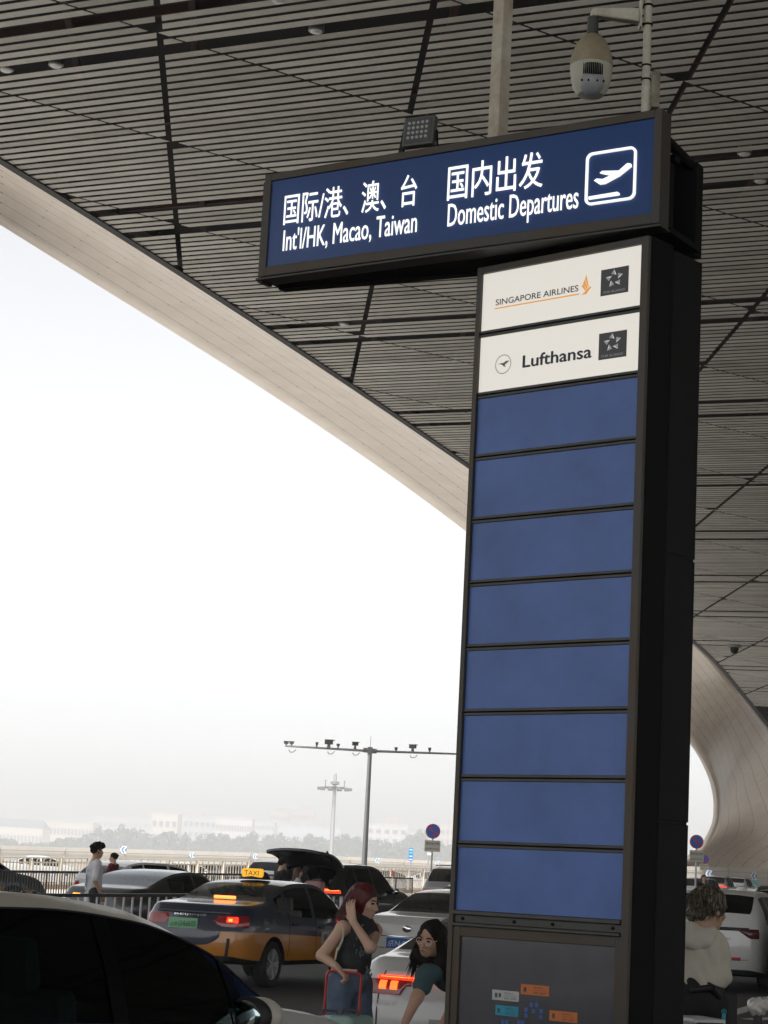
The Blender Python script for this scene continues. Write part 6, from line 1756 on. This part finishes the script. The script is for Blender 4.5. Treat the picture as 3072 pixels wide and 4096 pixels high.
def fc3(P, d):
    q = (P - np.array(HL3(0, .085, -.03))) @ Fh; e = np.linalg.norm(q / np.array([.075, .075, .08]), axis=-1) - 1
    q2 = (P - np.array(HL3(0, -.02, -.14))) @ Fh; e2 = np.linalg.norm(q2 / np.array([.09, .11, .062]), axis=-1) - 1
    return np.maximum(np.maximum(d, -e * .06), -e2 * .06)
hr = prims_obj('hair', [('e', capc, (.094, .112, .100), Fh), ('e', HL3(-.03, -.06, -.04), (.066, .06, .06), Fh)], .03, .008, M_hair_blond, root, extra=fc3, wob=.009, wf=58)
def rt3(rg):
    v = rg.normal(size=3); v[2] = v[2] * .6 + .25; v[1] = v[1] * .8 - .35; v /= np.linalg.norm(v); p = np.array(capc) + Fh @ (v * np.array([.086, .103, .092])); return p, Fh @ (np.array([-.5, -.5, .0]) + v * .45)
strands('hair_locks', rt3, 700, .065, (-.1, -.1, -2.1), .0022, M_hair_blond, hr, 11, .12)
b = MB(); b.box((0, 0, 0), (.3, .1, .2), M=Matrix.Translation(Vector(W3(2840, 4040, .02))) @ Matrix.Rotation(R(20), 4, 'Z')); b.path([Vector(W3(2760, 3960, -.14)), Vector(W3(2850, 3950, -.14)), Vector(W3(2880, 3990, -.05))], .02, 8)
b.build('waist_bag', mat('black_bag', (.01, .01, .011), .6), root, bevel=.03)
# white suitcase at this person's feet and a cyan pole
p = at(2790, 4076, 11.3); o = empty('suitcase', (p.x, p.y, 0), 'white-topped suitcase at the feet of the person in the hooded jacket', 'suitcase', rotz=R(20))
b = MB(); b.box((0, 0, p.z / 2 + .02), (.20, .3, p.z - .04)); b.build('shell', mat('black_case', (.03, .03, .03), .4), o, bevel=.03); b = MB(); b.box((0, 0, p.z - .005), (.19, .28, .03)); b.build('lid', mat('white_lid', (.6, .62, .62), .4), o, bevel=.012)
p = at(2896, 4046, 11.8); o = empty('trolley_pole', (p.x, p.y, 0), 'thin bright cyan upright pole beside the hooded person', 'pole')
b = MB(); b.tube((0, 0, 0), (0, 0, p.z), .011, n=10); b.build('upright', mat('cyan_paint', (.02, .30, .36), .4), o, smooth=True); b = MB(); b.sphere((0, 0, p.z), .016, 10, 6); b.build('cap', mat('cyan_cap', (.02, .2, .25), .4), o, smooth=True)
# queue barrier with a wrapped top at the right edge
p = at(3032, 4044, 13.2); o = empty('barrier_post', (p.x, p.y, 0), 'short black barrier post with a crumpled clear plastic wrapped arm at the right edge', 'barrier post')
b = MB(); b.tube((0, 0, .0), (0, 0, p.z), .028, n=14); b.build('post', M_black_metal, o, smooth=True); b = MB(); b.lathe([(.17, 0), (.17, .02), (.03, .045)], 20); b.build('base', M_black_metal, o, smooth=True)
prims_obj('plastic_wrap', [('c', (-.03, 0, p.z + .03), (.22, -.05, p.z + .075), .042, .05), ('e', (0, 0, p.z + .02), (.05, .05, .05), np.eye(3))], .03, .007, mat('clear_wrap', (.55, .53, .5), .18, 0, .8), o, wob=.009, wf=95)

# ---------- smaller figures
def simple_person(px_top, py_top, Y, H, facing, lab, hair_m, top_m, leg_m, skin, arms=None, hair='short', h=.014, group=None, lean=0.0, sleeve=.55, hem=.02):
    t = at(px_top, py_top, Y); bz = t.z - H
    root = empty('person', (t.x, t.y, bz), lab, 'person', group)
    F0 = frame((math.sin(R(facing)), math.cos(R(facing)), 0)); s_ = H / 1.72
    def L(x, y, z): return F0 @ np.array([x * s_, y * s_ + lean * z * s_, z * s_]) + (np.array([0, 0, 0]) if not lean else -F0 @ np.array([0, lean * 1.6 * s_, 0]))
    hs = s_ * 1.0
    hp, HH = head_prims(L(0, .02, 1.60), F0, hs)
    A = arms or {}
    eR, wR = A.get('R', ((.25, -.02, 1.12), (.27, .06, .86))); eL, wL = A.get('L', ((-.25, -.02, 1.12), (-.27, .06, .86)))
    nk, ch, wa, hi_ = L(0, 0, 1.46), L(0, 0, 1.28), L(0, 0, 1.05), L(0, 0, .92); sR, sL = L(.18, 0, 1.40), L(-.18, 0, 1.40); eR, wR, eL, wL = L(*eR), L(*wR), L(*eL), L(*wL)
    r = lambda v: v * s_
    body = hp + [('c', HH(0, -.02, -.06), tuple(nk), r(.05), r(.055)), ('c', tuple(nk), tuple(ch), r(.06), r(.11)), ('c', tuple(sR), tuple(sL), r(.05), r(.05)), ('c', tuple(ch), tuple(wa), r(.12), r(.11)), ('c', tuple(wa), tuple(hi_), r(.11), r(.13))]
    for s0, e0, w0, ts in ((sR, eR, wR, 1), (sL, eL, wL, -1)):
        body += [('c', tuple(s0), tuple(e0), r(.045), r(.038)), ('c', tuple(e0), tuple(w0), r(.038), r(.026))]; dd = (w0 - e0) / np.linalg.norm(w0 - e0)
        body += hand_prims(w0, dd, F0 @ np.array([-ts * .8, .5, 0]) + 1e-3, .5, s_, ts)
    legs = []; shoes = []
    for sx_ in (.1, -.1):
        h0, k0, f0 = L(sx_, 0, .9), L(sx_, .02, .48), L(sx_, -.02, .08); body += [('c', tuple(h0), tuple(k0), r(.085), r(.055)), ('c', tuple(k0), tuple(f0), r(.055), r(.04))]
        legs += [('c', tuple(h0), tuple(k0), r(.10), r(.075)), ('c', tuple(k0), tuple(f0), r(.075), r(.065))]; shoes += [('c', tuple(f0 + np.array([0, 0, -.03 * s_])), tuple(L(sx_, .14, .04)), r(.042), r(.036))]
    bd = prims_obj('body', body, .022 * s_, h, skin, root); face_bits(root, HH, hs, F0, body=bd, brow=h < .016)
    topp = [('c', tuple(ch), tuple(wa), r(.14), r(.14)), ('c', tuple(wa), tuple(hi_ + np.array([0, 0, -hem])), r(.14), r(.15)), ('c', tuple(sR), tuple(sL), r(.062), r(.062)), ('c', tuple(nk * .4 + ch * .6), tuple(ch), r(.09), r(.12))]
    for s0, e0, w0 in ((sR, eR, wR), (sL, eL, wL)):
        if sleeve <= 1: topp += [('c', tuple(s0), tuple(s0 + (e0 - s0) * sleeve), r(.062), r(.066))]
        else: topp += [('c', tuple(s0), tuple(e0), r(.06), r(.055)), ('c', tuple(e0), tuple(e0 + (w0 - e0) * .9), r(.055), r(.042))]
    prims_obj('shirt', topp, .035 * s_, h, top_m, root, wob=.006, wf=26); prims_obj('trousers', [('c', tuple(hi_), tuple(hi_ + np.array([0, 0, -.03])), r(.13), r(.13))] + legs, .03 * s_, h * 1.2, leg_m, root); prims_obj('shoes', shoes, .02, h, M_tyre, root)
    c0 = HH(0, -.018, .035)
    def fc(P, d):
        q = (P - np.array(HH(0, .085, -.03))) @ F0; e = np.linalg.norm(q / (np.array([.072, .08, .082]) * hs), axis=-1) - 1
        q2 = (P - np.array(HH(0, -.0, -.125))) @ F0; e2 = np.linalg.norm(q2 / (np.array([.11, .12, .075]) * hs), axis=-1) - 1
        return np.maximum(d, -e * .06) if hair in ('long', 'bun') else np.maximum(np.maximum(d, -e * .06), -e2 * .06)
    hp_ = [('e', c0, tuple(np.array([.084, .103, .092]) * hs), F0)]
    if hair == 'puffy': hp_ += [('e', HH(0, .02, .10), tuple(np.array([.098, .112, .066]) * hs), F0), ('e', HH(0, .075, .10), tuple(np.array([.078, .06, .05]) * hs), F0), ('e', HH(0, -.06, .07), tuple(np.array([.085, .07, .06]) * hs), F0)]
    if hair == 'long': hp_ += [('c', HH(.06, -.03, 0), HH(.07, -.03, -.2), r(.04), r(.04)), ('c', HH(-.06, -.03, 0), HH(-.07, -.03, -.2), r(.04), r(.04)), ('c', HH(0, -.08, 0), HH(0, -.1, -.24), r(.06), r(.06))]
    if hair == 'bun': hp_ += [('e', HH(0, -.10, .06), tuple(np.array([.036, .04, .034]) * hs), F0)]
    prims_obj('hair', hp_, .02, h * .8, hair_m, root, extra=fc, wob=.014 if hair == 'puffy' else .006, wf=70)
    return root, L, s_
M_wt = mat('white_tshirt', (.76, .76, .80), .85, noise=.1, nscale=5); M_wtp = mat('blue_print', (.10, .16, .34), .8)
pr, PL, s_ = simple_person(386, 3377, 37.2, 1.76, 68, 'young man with puffy dark hair in a loose white T-shirt standing by the railing', M_hair_blk, M_wt, mat('dark_shorts', (.03, .03, .035), .8), SK2, {'R': ((.24, -.04, 1.10), (.20, .10, .86)), 'L': ((-.24, -.02, 1.12), (-.22, .12, .88))}, 'puffy', .010, sleeve=.85, hem=.17)
b = MB(); rg = np.random.default_rng(9)
for _ in range(26):
    x, z = rg.normal() * .05, 1.12 + rg.normal() * .13; p = PL(x + .05, -.152 + abs(x) * .2, z); r_ = .012 + .012 * rg.random(); u_ = PL(1, 0, 0) - PL(0, 0, 0); u_ /= np.linalg.norm(u_)
    b.add([p + u_ * r_ * math.cos(t) + np.array([0, 0, r_ * 1.5 * math.sin(t)]) for t in (0, 1.3, 3, 4.4)], [(0, 1, 2, 3)])
b.build('shirt_print', M_wtp, pr)
simple_person(458, 3411, 48.6, 1.62, -75, 'woman in dark red with her hair in a bun, behind the black saloon', M_hair_blk, mat('maroon_top', (.14, .016, .025), .8), M_cabin, SK1, {'R': ((.2, .12, 1.12), (.1, .36, 1.22)), 'L': ((-.2, .1, 1.12), (-.08, .34, 1.2))}, 'bun', .016, sleeve=2)
M_bt = mat('black_tshirt', (.012, .012, .014), .8)
simple_person(1128, 3434, 48.8, 1.74, 60, 'man in a black top leaning over the open car boot', M_hair_blk, M_bt, M_cabin, SK1, {'R': ((.22, .14, 1.14), (.16, .38, 1.1)), 'L': ((-.22, .14, 1.14), (-.16, .38, 1.1))}, 'short', .014, lean=.10, sleeve=.7)
M_lt = mat('pale_blouse', (.5, .48, .46), .8)
simple_person(1160, 3478, 49.4, 1.50, 40, 'dark-haired child in white at the open boot beside the man in black', M_hair_blk, M_lt, M_cabin, SK1, None, 'long', .016, sleeve=.8)
simple_person(1192, 3470, 48.2, 1.55, 80, 'brown-haired woman in a pale top at the open boot by the pink suitcase', mat('brown_hair', (.06, .025, .016), .5), M_lt, M_cabin, SK1, {'R': ((.2, .1, 1.14), (.12, .34, 1.06)), 'L': ((-.2, .1, 1.14), (-.12, .34, 1.06))}, 'long', .016, sleeve=.9)
simple_person(2815, 3499, 70, 1.70, 170, 'woman with long dark hair in black standing far off beside the sign poles at right', mat('brown_hair', (.06, .025, .016), .5), M_bt, M_cabin, SK1, {'R': ((.22, .1, 1.12), (.05, .26, 1.08)), 'L': ((-.22, .1, 1.12), (-.02, .26, 1.1))}, 'long', .02, sleeve=2)
# ------------------------------------------------------------------ hazy air over the whole place
def haze_box():
    b = MB(); b.box((0, 2050, 42), (5200, 4700, 106))
    o = b.build('haze', None or mat('unused_surface', (1, 1, 1)))
    mh = bpy.data.materials.new('hazy_air'); mh.use_nodes = True
    t = mh.node_tree; t.nodes.clear()
    out = t.nodes.new('ShaderNodeOutputMaterial'); pv = t.nodes.new('ShaderNodeVolumePrincipled')
    pv.inputs['Color'].default_value = (.665, .68, .70, 1); pv.inputs['Density'].default_value = .0008; pv.inputs['Anisotropy'].default_value = .2
    t.links.new(pv.outputs[0], out.inputs['Volume'])
    o.data.materials.clear(); o.data.materials.append(mh)
    o['kind'] = 'stuff'
haze_box()
